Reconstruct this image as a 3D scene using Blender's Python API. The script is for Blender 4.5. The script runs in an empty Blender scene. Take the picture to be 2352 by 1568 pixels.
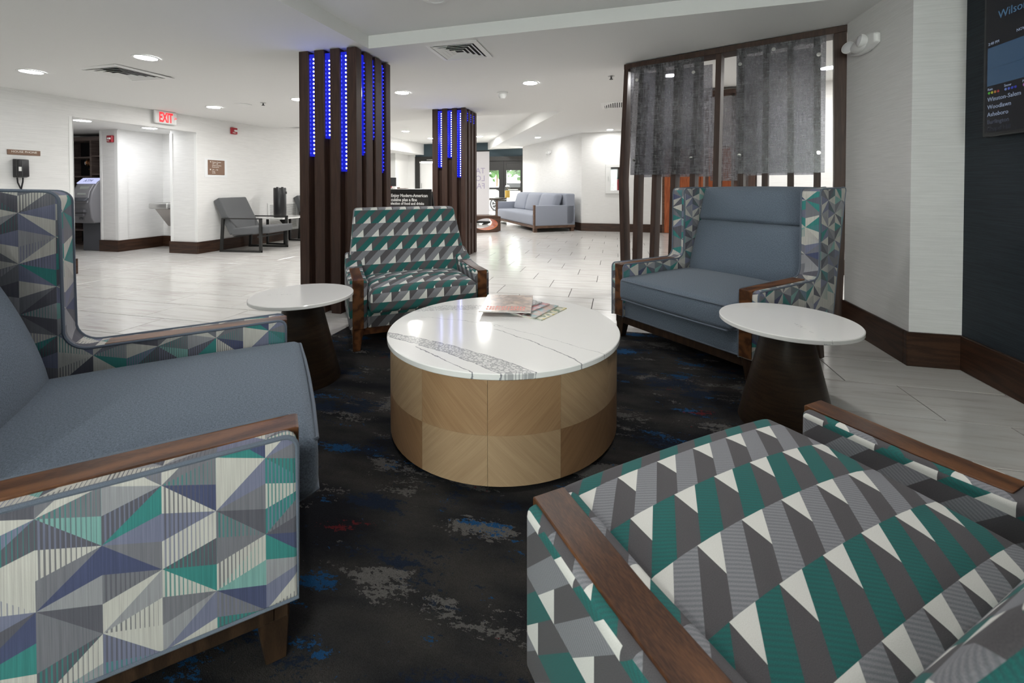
import bpy, bmesh, math, random
from mathutils import Vector, Matrix
random.seed(4)
SC = bpy.context.scene
COL = SC.collection
PI = math.pi
R = math.radians

# ------------------------------------------------------------------ camera
cam = bpy.data.cameras.new('camera')
camo = bpy.data.objects.new('camera', cam)
COL.objects.link(camo)
camo.location = (0, 0, 1.15)
camo.rotation_euler = (R(90 - 0.9), 0, R(13.53))
cam.sensor_fit = 'HORIZONTAL'
cam.sensor_width = 36
cam.lens = 993 / 2352 * 36
cam.shift_y = -(784 - (427 + 993 * math.tan(R(0.9)))) / 2352
cam.clip_start = 0.02
cam.dof.use_dof = True
cam.dof.focus_distance = 2.8
cam.dof.aperture_fstop = 7.1
SC.camera = camo

# ------------------------------------------------------------------ world, exposure
SC.view_settings.view_transform = 'Standard'
SC.view_settings.look = 'None'
SC.view_settings.gamma = 1
SC.view_settings.use_curve_mapping = False
SC.view_settings.exposure = 2.6
W = bpy.data.worlds.new('world')
SC.world = W
W.use_nodes = True
W.node_tree.nodes['Background'].inputs[0].default_value = (1.0, 0.965, 0.91, 1)
W.node_tree.nodes['Background'].inputs[1].default_value = 2.6
SC.cycles.max_bounces = 8
SC.cycles.diffuse_bounces = 5
SC.cycles.glossy_bounces = 4
SC.cycles.transparent_max_bounces = 16
SC.cycles.sample_clamp_indirect = 6
SC.cycles.caustics_reflective = False
SC.cycles.caustics_refractive = False
SC.cycles.use_denoising = True

LAMP = 56.0          # emission of the lobby downlight lenses
LAMP_DIM = 15.0      # the pair nearest the viewpoint
LAMP_HIGH = 85.0    # the ones in the raised coffer and over the sofa
LAMP_HALL = 22.0
LAMP_FILL = 30.0     # the two unseen fill lamps added above the coffee table

# ------------------------------------------------------------------ shader helpers
class X:
    """a float socket with arithmetic"""
    def __init__(s, nt, sock): s.nt, s.s = nt, sock
    def op(s, o, b=None, c=None, r=False):
        n = s.nt.nodes.new('ShaderNodeMath'); n.operation = o
        ins = [s] + ([b] if b is not None else []) + ([c] if c is not None else [])
        if r: ins[0], ins[1] = ins[1], ins[0]
        for i, v in enumerate(ins):
            if isinstance(v, X): s.nt.links.new(v.s, n.inputs[i])
            else: n.inputs[i].default_value = v
        return X(s.nt, n.outputs[0])
    def __add__(s, b): return s.op('ADD', b)
    def __radd__(s, b): return s.op('ADD', b)
    def __sub__(s, b): return s.op('SUBTRACT', b)
    def __rsub__(s, b): return s.op('SUBTRACT', b, r=True)
    def __mul__(s, b): return s.op('MULTIPLY', b)
    def __rmul__(s, b): return s.op('MULTIPLY', b)
    def __truediv__(s, b): return s.op('DIVIDE', b)
    def lt(s, b): return s.op('LESS_THAN', b)
    def gt(s, b): return s.op('GREATER_THAN', b)
    def floor(s): return s.op('FLOOR')
    def fract(s): return s.op('FRACT')
    def abs(s): return s.op('ABSOLUTE')
    def sin(s): return s.op('SINE')
    def max(s, b): return s.op('MAXIMUM', b)
    def min(s, b): return s.op('MINIMUM', b)
    def round(s): return s.op('ROUND')
    def mod2(s): return s - (s * 0.5).floor() * 2.0
    def sel(s, a, b):   # s is 0/1: a when 1, b when 0
        return s * a + (1.0 - s) * b

class Mat:
    def __init__(s, name):
        s.m = bpy.data.materials.new(name); s.m.use_nodes = True
        s.nt = s.m.node_tree; s.N = s.nt.nodes; s.L = s.nt.links
        s.b = s.N['Principled BSDF']
    def new(s, t, **k):
        n = s.N.new(t)
        for a, v in k.items(): setattr(n, a, v)
        return n
    def put(s, inp, v):
        if isinstance(v, X): s.L.new(v.s, inp)
        elif hasattr(v, 'is_output'): s.L.new(v, inp)
        else: inp.default_value = v if not (isinstance(v, tuple) and len(v) == 3 and len(inp.default_value) == 4) else (*v, 1)
    def set(s, **k):
        for a, v in k.items(): s.put(s.b.inputs[a.replace('_', ' ')], v)
        return s
    def coord(s, w='Object'): return s.new('ShaderNodeTexCoord').outputs[w]
    def uv(s):
        sp = s.new('ShaderNodeSeparateXYZ'); s.L.new(s.coord('UV'), sp.inputs[0])
        return X(s.nt, sp.outputs[0]), X(s.nt, sp.outputs[1])
    def xyz(s, src=None):
        sp = s.new('ShaderNodeSeparateXYZ'); s.L.new(src or s.coord(), sp.inputs[0])
        return [X(s.nt, o) for o in sp.outputs]
    def vec(s, x, y, z=0.0):
        c = s.new('ShaderNodeCombineXYZ')
        for i, v in enumerate((x, y, z)): s.put(c.inputs[i], v)
        return c.outputs[0]
    def mapped(s, src, scale=(1, 1, 1), rot=(0, 0, 0), loc=(0, 0, 0)):
        m = s.new('ShaderNodeMapping'); s.L.new(src, m.inputs[0])
        m.inputs['Scale'].default_value = scale; m.inputs['Rotation'].default_value = rot; m.inputs['Location'].default_value = loc
        return m.outputs[0]
    def noise(s, src, scale=5, detail=3, rough=.5, dist=0):
        n = s.new('ShaderNodeTexNoise'); s.L.new(src, n.inputs['Vector'])
        n.inputs['Scale'].default_value = scale; n.inputs['Detail'].default_value = detail
        n.inputs['Roughness'].default_value = rough; n.inputs['Distortion'].default_value = dist
        return X(s.nt, n.outputs[0])
    def white(s, v):
        n = s.new('ShaderNodeTexWhiteNoise', noise_dimensions='3D'); s.L.new(v, n.inputs['Vector'])
        return X(s.nt, n.outputs['Value'])
    def ramp(s, f, stops, const=False):
        r = s.new('ShaderNodeValToRGB'); e = r.color_ramp.elements
        if const: r.color_ramp.interpolation = 'CONSTANT'
        while len(e) < len(stops): e.new(0.5)
        for i, (p, c) in enumerate(stops):
            e[i].position = p; e[i].color = (*c, 1)
        s.put(r.inputs[0], f)
        return r.outputs[0]
    def mix(s, f, a, b, mode='MIX'):
        n = s.new('ShaderNodeMix', data_type='RGBA', blend_type=mode)
        s.put(n.inputs[0], f); s.put(n.inputs[6], a); s.put(n.inputs[7], b)
        return n.outputs[2]
    def bump(s, h, strength=.3, dist=.002):
        n = s.new('ShaderNodeBump'); n.inputs['Strength'].default_value = strength; n.inputs['Distance'].default_value = dist
        s.put(n.inputs['Height'], h); s.L.new(n.outputs[0], s.b.inputs['Normal']); return s
    def rand(s):
        o = X(s.nt, s.new('ShaderNodeObjectInfo').outputs['Random']); g = X(s.nt, s.new('ShaderNodeNewGeometry').outputs['Random Per Island'])
        return (o + g).fract()

def plain(name, col, rough=.5, metal=0, **k):
    return Mat(name).set(Base_Color=col, Roughness=rough, Metallic=metal, **k).m

def emit(name, col, strength):
    return Mat(name).set(Base_Color=(0, 0, 0), Emission_Color=col, Emission_Strength=strength, Roughness=.6).m

def fabric_star():
    m = Mat('star_print_fabric'); u, v = m.uv()
    s = (u - .096) * (1 / .094); t = (v - .343) * (1 / .177)
    i = s.floor(); f = s.fract()
    tt = t - i.mod2() * 0.5
    rl = tt.round(); d = tt - rl
    isL = d.abs().lt(f * 0.5)
    subL = ((d / f.max(1e-4) + 0.5) * 3).floor()
    t2 = tt - 0.5; rr = t2.round(); d2 = t2 - rr
    g = 1.0 - f
    subR = ((d2 / g.max(1e-4) + 0.5) * 3).floor()
    tri = isL.sel(rl, rr + 37.0); sub = isL.sel(subL, subR)
    key = m.vec(i * 1.37 + 0.11, tri * 2.13 + 0.23, sub * 1.71 + isL * 5.3)
    r1 = m.white(key); r2 = m.white(m.vec(i * 3.1 + 9.0, tri * 1.3 + 4.0, sub * 2.9 + isL * 3.7))
    cream, lg, mg, dg = (.52, .505, .46), (.29, .29, .305), (.17, .17, .19), (.095, .095, .115)
    teal, lt, bl, nv = (.035, .21, .195), (.19, .37, .34), (.17, .18, .26), (.06, .072, .145)
    c = m.ramp(r1, [(0, cream), (.24, mg), (.38, lg), (.50, teal), (.58, dg), (.68, bl), (.75, cream), (.87, lt), (.92, nv), (.96, mg)], True)
    st = m.ramp(r2, [(0, cream), (.3, lg), (.5, teal), (.7, dg), (.85, bl)], True)
    stripe = (s * 13.0).fract().lt(f * 0.42 + .06)
    c = m.mix(stripe * r2.gt(.58) * .8, c, st)
    n = m.noise(m.mapped(m.coord('UV'), (900, 160, 1)), 1, 2)
    n2 = m.noise(m.mapped(m.coord('UV'), (420, 6, 1)), 1, 2)
    c = m.mix(.5, c, m.ramp(n2, [(.3, (.32, .32, .34)), (.7, (.66, .66, .66))]), 'OVERLAY')
    return m.set(Base_Color=c, Roughness=.9, Sheen_Weight=.08).bump(n, .25, .0008).m

def fabric_bar():
    m = Mat('bar_and_triangle_fabric'); u, v = m.uv()
    p, hb, s = .122, .118, .95
    t = v * (1 / hb); b = t.floor(); vv = t.fract() * hb
    x = u * (1 / p) + b * .5
    q = (x - vv * (s / p)).fract()
    isA = q.gt(.5)
    wht = (1.0 - isA) * (q + vv * (s / p)).lt(.5)
    par = b.mod2()
    teal, lg, dg, cr = (.012, .135, .125), (.26, .26, .285), (.088, .083, .090), (.72, .715, .68)
    twill = ((u * 1.0 + v * 1.6) * 420.0).sin() * .5 + .5
    ca = m.mix(par, teal, lg)
    ca = m.mix(twill * .32, ca, (.03, .05, .055))
    c = m.mix(isA, dg, ca)
    c = m.mix(wht, c, cr)
    n = m.noise(m.mapped(m.coord('UV'), (700, 700, 1)), 1, 2)
    c = m.mix(.55, c, m.ramp(n, [(.25, (.30, .30, .30)), (.75, (.70, .70, .70))]), 'OVERLAY')
    return m.set(Base_Color=c, Roughness=.92, Sheen_Weight=.05).bump(n, .3, .0008).m

def weave(name, a, b, sc=1.0, sheen=.1):
    m = Mat(name); o = m.coord('UV')
    n = m.noise(m.mapped(o, (260 * sc, 900 * sc, 1)), 1, 2); n2 = m.noise(m.mapped(o, (900 * sc, 260 * sc, 1)), 1, 2)
    h = (n + n2) * .5
    c = m.ramp(h, [(.36, a), (.64, b)])
    return m.set(Base_Color=c, Roughness=.95, Sheen_Weight=sheen).bump(h, .35, .001).m

def wood(name, dark, light, axis=(1, 1, 1), rough=.4, scale=1.0, wave=.5):
    """axis: texture stretch, small along the grain"""
    m = Mat(name); o = m.mapped(m.coord(), axis)
    n0 = m.noise(o, 2.2 * scale, 2)
    rings = ((n0 * 34.0 + m.noise(o, 14 * scale, 2) * 2.0).sin() * .5 + .5)
    fib = m.noise(m.mapped(m.coord(), tuple(a * 7 if a > .5 else a for a in axis)), 18 * scale, 3)
    h = rings * wave * .6 + fib * (1 - wave * .5)
    c = m.ramp(h, [(.25, dark), (.75, light)])
    return m.set(Base_Color=c, Roughness=rough, Specular_IOR_Level=.35).bump(fib, .08, .001).m

def veneer(name, a, b, sgn):
    m = Mat(name); u, v = m.uv()
    w = u * 1.0 + v * sgn; l = u * (-sgn) + v
    vec = m.vec(w * 34.0, l * 1.6, 0.0)
    n = m.noise(vec, 1.0, 4, .6); n2 = m.noise(m.vec(w * 160.0, l * 5.0, 0.0), 1, 2)
    h = n * .65 + n2 * .35
    c = m.ramp(h, [(.3, a), (.7, b)])
    c = m.mix(m.noise(m.coord('UV'), 3, 2) * .35, c, tuple(x * .8 for x in a))
    return m.set(Base_Color=c, Roughness=.42).m

def wall_mat(name, a, b):
    m = Mat(name); x, y, z = m.xyz()
    vec = m.vec(x * 5.0, y * 5.0, z * 190.0)
    n = m.noise(vec, 1, 3, .6)
    return m.set(Base_Color=m.ramp(n, [(.3, a), (.7, b)]), Roughness=.8).bump(n, .35, .002).m

def tile_mat():
    m = Mat('stone_plank_tile'); r = m.rand()
    x, y, z = m.xyz()
    vec = m.vec(x * 1.6 + r * 37.0, y * 15.0 + r * 91.0, 0.0)
    n = m.noise(vec, 1.2, 5, .62, .35)
    n2 = m.noise(m.vec(x * .8 + r * 11.0, y * 5.0 + r * 7.0, 0.0), 1.3, 3)
    c = m.ramp(n, [(.34, (.45, .405, .385)), (.46, (.575, .555, .53)), (.62, (.63, .615, .60))])
    c = m.mix(n2 * .45, c, (.58, .57, .55))
    c = m.mix((r * 3.0).fract() * .35, c, (.66, .65, .62))
    return m.set(Base_Color=c, Roughness=.16, Specular_IOR_Level=.5).m

def rug_mat():
    m = Mat('dark_patterned_carpet'); o = m.coord()
    w = m.mapped(o, (1.7, 4.2, 1))
    warp = m.noise(m.mapped(o, (55, 90, 1)), 1, 3, .75)
    def patch(sc, seed, lo, hi):
        n = m.noise(m.mapped(w, (1, 1, 1), loc=(seed, seed * 2.3, 0)), sc, 6, .62)
        return (n + (warp - .5) * .34)
    base = m.ramp(m.noise(m.mapped(w, loc=(3, 1, 0)), 1.2, 5), [(.38, (.009, .0095, .012)), (.5, (.021, .0205, .021)), (.62, (.034, .0315, .030))])
    g = patch(1.5, 7.7, 0, 0).gt(.585)
    c = m.mix(g * .8, base, (.10, .096, .092))
    nv = patch(1.3, 21.3, 0, 0).gt(.575)
    c = m.mix(nv * .9, c, (.008, .014, .028))
    bl = patch(1.7, 40.1, 0, 0).gt(.622)
    c = m.mix(bl, c, (.010, .05, .125))
    rd = patch(1.8, 63.0, 0, 0).gt(.685)
    c = m.mix(rd, c, (.085, .012, .014))
    pile = m.noise(m.mapped(o, (1, 1, 1)), 420, 2)
    c = m.mix(.6, c, m.ramp(pile, [(.3, (.28, .28, .28)), (.7, (.72, .72, .72))]), 'OVERLAY')
    return m.set(Base_Color=c, Roughness=1.0, Specular_IOR_Level=.1).bump(pile, .6, .004).m

def quartz(name, veins):
    m = Mat(name); x, y, z = m.xyz(); o = m.coord()
    wob = (m.noise(o, 9, 4, .65) - .5); wob2 = (m.noise(m.mapped(o, loc=(5, 2, 0)), 34, 3, .7) - .5)
    c = m.mix(m.noise(o, 6, 3) * .25, (.88, .875, .86), (.82, .815, .805))
    grey = (.17, .175, .20)
    if veins:
        # broad speckled seam between two wandering edges
        mid = y + .255 + (x + .5) * .30 + (x + .5) * (x + .5) * .06 + wob * .05
        t = (x + .56)
        cy = -.249 - t * .165 - t * t * .27
        half = .018 + t * .055
        d = (y - cy + wob * .035).abs()
        inside = d.lt(half.min(.062))
        vo = m.new('ShaderNodeTexVoronoi', feature='DISTANCE_TO_EDGE'); m.L.new(m.mapped(o, (1, 1.4, 0)), vo.inputs['Vector']); vo.inputs['Scale'].default_value = 60
        ed = X(m.nt, vo.outputs['Distance']).lt(.12)
        c = m.mix(inside * (ed * .5 + .10), c, grey)
        rim = (d - half.min(.062)).abs().lt(.0022) * m.noise(o, 22, 2).gt(.45)
        c = m.mix(rim * .8, c, grey)
        def vein(a, b, k, w, cut_lo, cut_hi, st, amp=.05):
            cyy = a + x * b + x * x * k
            dd = (y - cyy + wob * amp + wob2 * .012).abs()
            on = dd.lt(m.noise(m.mapped(o, loc=(a * 9, 3, 0)), 12, 2) * w) * x.gt(cut_lo) * x.lt(cut_hi)
            return on * st
        for args in ((-.545, -.56, .12, .0052, -.30, .2, .85), (-.085, -.52, -.45, .0055, -.03, .6, .75), (-.015, -.24, -.35, .0030, -.46, .0, .5), (-.035, -.36, -.22, .0030, -.05, .6, .6),
                     (.10, -.2, .1, .0030, -.5, .0, .4), (.17, -.12, .2, .0028, -.55, -.05, .35)):
            c = m.mix(vein(*args), c, grey)
        t2 = x + .52
        band2 = (y - .17 - t2 * .35 + wob * .05).abs().lt(.05) * x.lt(-.1)
        c = m.mix(band2 * ed * .4, c, grey)
    else:
        dd = (y - x * .5 + wob * .3 + wob2 * .03 - .03).abs()
        on = dd.lt(.0022) * m.noise(m.mapped(o, loc=(2, 7, 0)), 9, 2).gt(.56)
        c = m.mix(on * .5, c, grey)
    return m.set(Base_Color=c, Roughness=.09, Specular_IOR_Level=.55).m

def resin_mat():
    m = Mat('smoked_textile_resin'); u, v = m.uv()
    n = m.noise(m.vec(u * 60.0, v * 9.0, 0.0), 1, 3, .6); n2 = m.noise(m.vec(u * 10.0, v * 70.0, 0.0), 1, 3, .6)
    fine = m.noise(m.vec(u * 420.0, v * 420.0, 0.0), 1, 2)
    vo = m.new('ShaderNodeTexVoronoi'); m.L.new(m.vec(u * 8.0, v * 16.0, 0.0), vo.inputs['Vector']); vo.inputs['Scale'].default_value = 1.0
    knot = X(m.nt, vo.outputs['Distance']).lt(.09)
    h = n * .4 + n2 * .35 + fine * .25
    tr = m.new('ShaderNodeBsdfTransparent'); df = m.new('ShaderNodeBsdfDiffuse'); tl = m.new('ShaderNodeBsdfTranslucent'); gl = m.new('ShaderNodeBsdfGlossy')
    tr.inputs[0].default_value = (.66, .66, .69, 1)
    cc = m.ramp(h + knot * .12, [(.36, (.20, .20, .21)), (.62, (.44, .44, .46))])
    m.L.new(cc, df.inputs[0]); m.L.new(cc, tl.inputs[0]); gl.inputs['Roughness'].default_value = .28; gl.inputs[0].default_value = (.8, .8, .8, 1)
    a = m.new('ShaderNodeMixShader'); a.inputs[0].default_value = .55; m.L.new(df.outputs[0], a.inputs[1]); m.L.new(tl.outputs[0], a.inputs[2])
    b = m.new('ShaderNodeMixShader'); m.L.new(m.ramp(h, [(.36, (.10, .10, .10)), (.62, (.46, .46, .46))]), b.inputs[0]); m.L.new(tr.outputs[0], b.inputs[1]); m.L.new(a.outputs[0], b.inputs[2])
    c = m.new('ShaderNodeMixShader'); c.inputs[0].default_value = .05; m.L.new(b.outputs[0], c.inputs[1]); m.L.new(gl.outputs[0], c.inputs[2])
    m.L.new(c.outputs[0], m.N['Material Output'].inputs[0])
    return m.m

def glass_mat(name, tint=(.9, .95, .95), refl=.08):
    m = Mat(name); tr = m.new('ShaderNodeBsdfTransparent'); gl = m.new('ShaderNodeBsdfGlossy'); mx = m.new('ShaderNodeMixShader')
    tr.inputs[0].default_value = (*tint, 1); gl.inputs['Roughness'].default_value = .03; mx.inputs[0].default_value = refl
    m.L.new(tr.outputs[0], mx.inputs[1]); m.L.new(gl.outputs[0], mx.inputs[2]); m.L.new(mx.outputs[0], m.N['Material Output'].inputs[0])
    return m.m

def cover_mat(name, cols, sc=9, stretch=(1, 1, 1)):
    m = Mat(name); n = m.noise(m.mapped(m.coord(), stretch), sc, 3, .6, .6)
    k = len(cols)
    return m.set(Base_Color=m.ramp(n, [(.25 + .5 * i / k, c) for i, c in enumerate(cols)]), Roughness=.25).m

M = dict(
    star=fabric_star(), bar=fabric_bar(),
    slate=weave('slate_blue_upholstery', (.068, .090, .122), (.172, .215, .272), .55),
    piping=weave('slate_piping_cord', (.08, .10, .13), (.15, .18, .23), 2),
    greyfab=weave('grey_upholstery', (.07, .073, .077), (.125, .128, .134)),
    sofafab=weave('pale_blue_grey_upholstery', (.20, .22, .27), (.33, .35, .41)),
    arm=wood('walnut_arm_wood', (.045, .016, .006), (.165, .066, .024), (6, 1.0, 6), .45, .5, .75),
    legw=wood('dark_leg_wood', (.012, .007, .004), (.045, .025, .014), (6, 6, .8), .4),
    slat=wood('dark_walnut_slat', (.024, .0125, .009), (.075, .040, .029), (7, 7, .5), .5, 1, .3),
    cone=wood('dark_cone_wood', (.012, .008, .005), (.052, .032, .018), (.9, .9, 9), .4, 1.3, .3),
    base=wood('dark_baseboard_wood', (.016, .0075, .0045), (.058, .027, .015), (.6, .6, 7), .4, 1, .5),
    shelfw=wood('dark_shelf_wood', (.10, .075, .066), (.19, .145, .13), (.6, .6, 7), .5),
    boxw=wood('brown_cube_wood', (.035, .019, .013), (.11, .06, .04), (.8, .8, 8), .45),
    sofaw=wood('sofa_frame_wood', (.06, .032, .02), (.15, .085, .055), (1, 1, 6), .45),
    redw=wood('orange_wood', (.25, .055, .018), (.45, .13, .045), (6, 6, .6), .45),
    wall=wall_mat('white_grasscloth', (.67, .665, .655), (.77, .765, .755)),
    navy=wall_mat('navy_grasscloth', (.006, .010, .016), (.017, .027, .037)),
    white=plain('white_paint', (.78, .78, .77), .6),
    ceil=plain('ceiling_paint', (.76, .76, .75), .85),
    teal=plain('slate_teal_paint', (.035, .06, .075), .7),
    tile=tile_mat(), grout=plain('grey_grout', (.055, .05, .047), .9),
    rug=rug_mat(), quartz=quartz('veined_quartz', True), quartz2=quartz('pale_quartz', False),
    resin=resin_mat(), glass=glass_mat('clear_glass'), 
    steel=plain('brushed_steel', (.55, .55, .54), .3, .95), chrome=plain('chrome', (.8, .8, .78), .12, 1), brass=plain('brass', (.55, .36, .16), .25, 1),
    copper=plain('copper', (.45, .2, .09), .3, 1),
    blackm=plain('black_metal', (.018, .018, .018), .45, .4), gunm=plain('gunmetal', (.035, .035, .034), .45, .5),
    blackp=plain('black_plastic', (.012, .012, .014), .35), whitep=plain('white_plastic', (.75, .75, .74), .4),
    ventd=plain('vent_dark', (.02, .02, .022), .8), paper=plain('paper_edge', (.72, .72, .70), .6),
    sign=plain('bronze_sign', (.20, .115, .075), .5), signw=plain('sign_lettering', (.8, .76, .7), .5),
    red=plain('alarm_red', (.35, .018, .03), .4), lens=emit('lit_lens', (1.0, .99, .965), LAMP), lensd=emit('dim_lens', (.97, .99, 1.0), LAMP_DIM), lens_fill=emit('fill_lens', (1.0, .975, .94), LAMP_FILL), lensx=emit('bright_lens', (1.0, .985, .95), LAMP_HIGH), lensh=emit('hall_lens', (.97, .98, 1.0), LAMP_HALL),
    exitr=emit('exit_red', (1, .03, .04), .26), atmg=plain('atm_grey', (.17, .17, .185), .4, .2), atmd=plain('atm_dark_grey', (.065, .068, .08), .5),
    ledw=emit('led_white_blue', (.50, .55, 1.0), 5.0), ledb=emit('led_glow_blue', (.02, .03, 1.0), .5), ledp=Mat('blue_acrylic').set(Base_Color=(.004, .006, .10), Roughness=.12, Emission_Color=(.008, .015, .7), Emission_Strength=.11).m,
    chalk=plain('chalkboard', (.018, .016, .015), .7), chalkw=plain('white_chalk', (.75, .74, .72), .9), chalkp=plain('pink_chalk', (.55, .12, .42), .9),
)

# ------------------------------------------------------------------ mesh helpers
class B:
    """collects shapes into one mesh"""
    def __init__(s): s.bm = bmesh.new()
    def add(s, t, mtx=None):
        if mtx is not None: t.transform(mtx)
        me = bpy.data.meshes.new('tmp'); t.to_mesh(me); t.free(); s.bm.from_mesh(me); bpy.data.meshes.remove(me); return s
    def box(s, x0, x1, y0, y1, z0, z1, bev=0, seg=2, mtx=None):
        t = bmesh.new(); bmesh.ops.create_cube(t, size=1)
        for v in t.verts: v.co = Vector(((x0 + x1) / 2 + v.co.x * (x1 - x0), (y0 + y1) / 2 + v.co.y * (y1 - y0), (z0 + z1) / 2 + v.co.z * (z1 - z0)))
        if bev: bmesh.ops.bevel(t, geom=t.edges[:], offset=bev, segments=seg, profile=.5, affect='EDGES')
        return s.add(t, mtx)
    def hexa(s, pts, bev=0, seg=2, mtx=None):
        """8 points: bottom 4 ccw, top 4 ccw"""
        t = bmesh.new(); v = [t.verts.new(p) for p in pts]
        for f in ((3, 2, 1, 0), (4, 5, 6, 7), (0, 1, 5, 4), (1, 2, 6, 5), (2, 3, 7, 6), (3, 0, 4, 7)): t.faces.new([v[i] for i in f])
        if bev: bmesh.ops.bevel(t, geom=t.edges[:], offset=bev, segments=seg, profile=.5, affect='EDGES')
        return s.add(t, mtx)
    def prism(s, poly, axis, a0, a1, bev=0, seg=2, mtx=None):
        t = bmesh.new()
        mk = {'x': lambda p, a: (a, p[0], p[1]), 'y': lambda p, a: (p[0], a, p[1]), 'z': lambda p, a: (p[0], p[1], a)}[axis]
        lo = [t.verts.new(mk(p, a0)) for p in poly]; hi = [t.verts.new(mk(p, a1)) for p in poly]
        n = len(poly); f0 = t.faces.new(lo[::-1]); f1 = t.faces.new(hi)
        for i in range(n): t.faces.new((lo[i], lo[(i + 1) % n], hi[(i + 1) % n], hi[i]))
        bmesh.ops.recalc_face_normals(t, faces=t.faces[:])
        if bev: bmesh.ops.bevel(t, geom=list(f0.edges) + list(f1.edges), offset=bev, segments=seg, profile=.5, affect='EDGES')
        return s.add(t, mtx)
    def tube(s, pts, r, closed=False, n=6, mtx=None):
        t = bmesh.new(); P = [Vector(p) for p in pts]; k = len(P); rings = []
        up = Vector((0, 0, 1)); prev = None
        for i in range(k):
            a = P[i - 1] if (i or closed) else P[i]; b = P[(i + 1) % k] if (i < k - 1 or closed) else P[i]
            d = (b - a).normalized()
            if prev is None:
                prev = d.cross(up) if abs(d.z) < .95 else d.cross(Vector((1, 0, 0)))
            prev = (prev - d * prev.dot(d)).normalized(); q = d.cross(prev)
            rr = r[i] if isinstance(r, (list, tuple)) else r
            rings.append([t.verts.new(P[i] + (prev * math.cos(2 * PI * j / n) + q * math.sin(2 * PI * j / n)) * rr) for j in range(n)])
        for i in range(k if closed else k - 1):
            a, b = rings[i], rings[(i + 1) % k]
            off = 0
            if closed and i == k - 1:
                off = min(range(n), key=lambda o: sum((a[j].co - b[(j + o) % n].co).length for j in range(n)))
            for j in range(n): t.faces.new((a[j], a[(j + 1) % n], b[(j + 1 + off) % n], b[(j + off) % n]))
        if not closed:
            t.faces.new(rings[0][::-1]); t.faces.new(rings[-1])
        bmesh.ops.recalc_face_normals(t, faces=t.faces[:])
        return s.add(t, mtx)
    def lathe(s, prof, n=32, c=(0, 0, 0), mtx=None):
        t = bmesh.new(); rings = []
        for r, z in prof:
            if r < 1e-6: rings.append([t.verts.new((c[0], c[1], c[2] + z))])
            else: rings.append([t.verts.new((c[0] + r * math.cos(2 * PI * j / n), c[1] + r * math.sin(2 * PI * j / n), c[2] + z)) for j in range(n)])
        for a, b in zip(rings, rings[1:]):
            if len(a) == 1 and len(b) == 1: continue
            for j in range(n):
                if len(a) == 1: t.faces.new((a[0], b[j], b[(j + 1) % n]))
                elif len(b) == 1: t.faces.new((a[j], a[(j + 1) % n], b[0]))
                else: t.faces.new((a[j], a[(j + 1) % n], b[(j + 1) % n], b[j]))
        bmesh.ops.recalc_face_normals(t, faces=t.faces[:])
        return s.add(t, mtx)
    def puff(s, c, h, r, crown=0, front=0, n=8, mtx=None, shape=None):
        """rounded cushion: half sizes h, corner radius r, crown on +z, front bulge on -y"""
        def axis(hh):
            k = [-(hh), -(hh - r * .35), -(hh - r * .75)]
            i = [-(hh - r) + (2 * (hh - r)) * j / n for j in range(n + 1)]
            return k + i + [-q for q in k[::-1]]
        A = [axis(q) for q in h]; t = bmesh.new(); V = {}
        def vert(x, y, z):
            key = (round(x, 5), round(y, 5), round(z, 5))
            if key in V: return V[key]
            p = Vector((x, y, z)); q = Vector([max(-(h[i] - r), min(h[i] - r, p[i])) for i in range(3)])
            d = p - q
            if d.length > 1e-9: p = q + d.normalized() * r
            fx, fy, fz = (1 - (p.x / h[0]) ** 2), (1 - (p.y / h[1]) ** 2), (1 - (p.z / h[2]) ** 2)
            if p.z > 0: p.z += crown * max(0, fx) ** .6 * max(0, fy) ** .6 * (p.z / h[2])
            if p.y < 0: p.y += -front * max(0, fx) ** .7 * max(0, fz) ** .7 * (-p.y / h[1])
            if shape: p = Vector(shape(p))
            V[key] = t.verts.new(p + Vector(c)); return V[key]
        for ax in range(3):
            a, b = [i for i in range(3) if i != ax]
            for sg in (-1, 1):
                for i in range(len(A[a]) - 1):
                    for j in range(len(A[b]) - 1):
                        q = []
                        for da, db in ((0, 0), (1, 0), (1, 1), (0, 1)):
                            co = [0, 0, 0]; co[ax] = sg * h[ax]; co[a] = A[a][i + da]; co[b] = A[b][j + db]; q.append(vert(*co))
                        if len(set(q)) == 4: t.faces.new(q)
        bmesh.ops.recalc_face_normals(t, faces=t.faces[:])
        return s.add(t, mtx)
    def ball(s, c, r, sub=2, sc=(1, 1, 1), mtx=None):
        t = bmesh.new(); bmesh.ops.create_icosphere(t, subdivisions=sub, radius=1)
        for v in t.verts: v.co = Vector((c[0] + v.co.x * r * sc[0], c[1] + v.co.y * r * sc[1], c[2] + v.co.z * r * sc[2]))
        return s.add(t, mtx)
    def quad(s, *pts):
        v = [s.bm.verts.new(p) for p in pts]; s.bm.faces.new(v); return s
    def mesh(s, name, mat, uv=None, sharp=35):
        bm = s.bm; ul = bm.loops.layers.uv.verify(); bm.normal_update()
        for f in bm.faces:
            n = f.normal; f.smooth = True; ax = max(range(3), key=lambda i: abs(n[i]))
            for l in f.loops:
                c = l.vert.co
                l[ul].uv = uv(c, n) if uv else ((c.y, c.z) if ax == 0 else (c.x, c.z) if ax == 1 else (c.x, c.y))
        me = bpy.data.meshes.new(name); bm.to_mesh(me); bm.free(); me.set_sharp_from_angle(angle=R(sharp))
        if mat: me.materials.append(mat)
        return me

def ob(name, b, mat, parent=None, loc=None, rz=None, uv=None, label=None, kind=None, sharp=35):
    me = b if isinstance(b, bpy.types.Mesh) else b.mesh(name, mat, uv, sharp)
    o = bpy.data.objects.new(name, me); COL.objects.link(o)
    if parent: o.parent = parent
    if loc: o.location = loc
    if rz is not None: o.rotation_euler = (0, 0, rz)
    if label: o['label'] = label
    if kind: o['kind'] = kind
    return o

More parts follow.
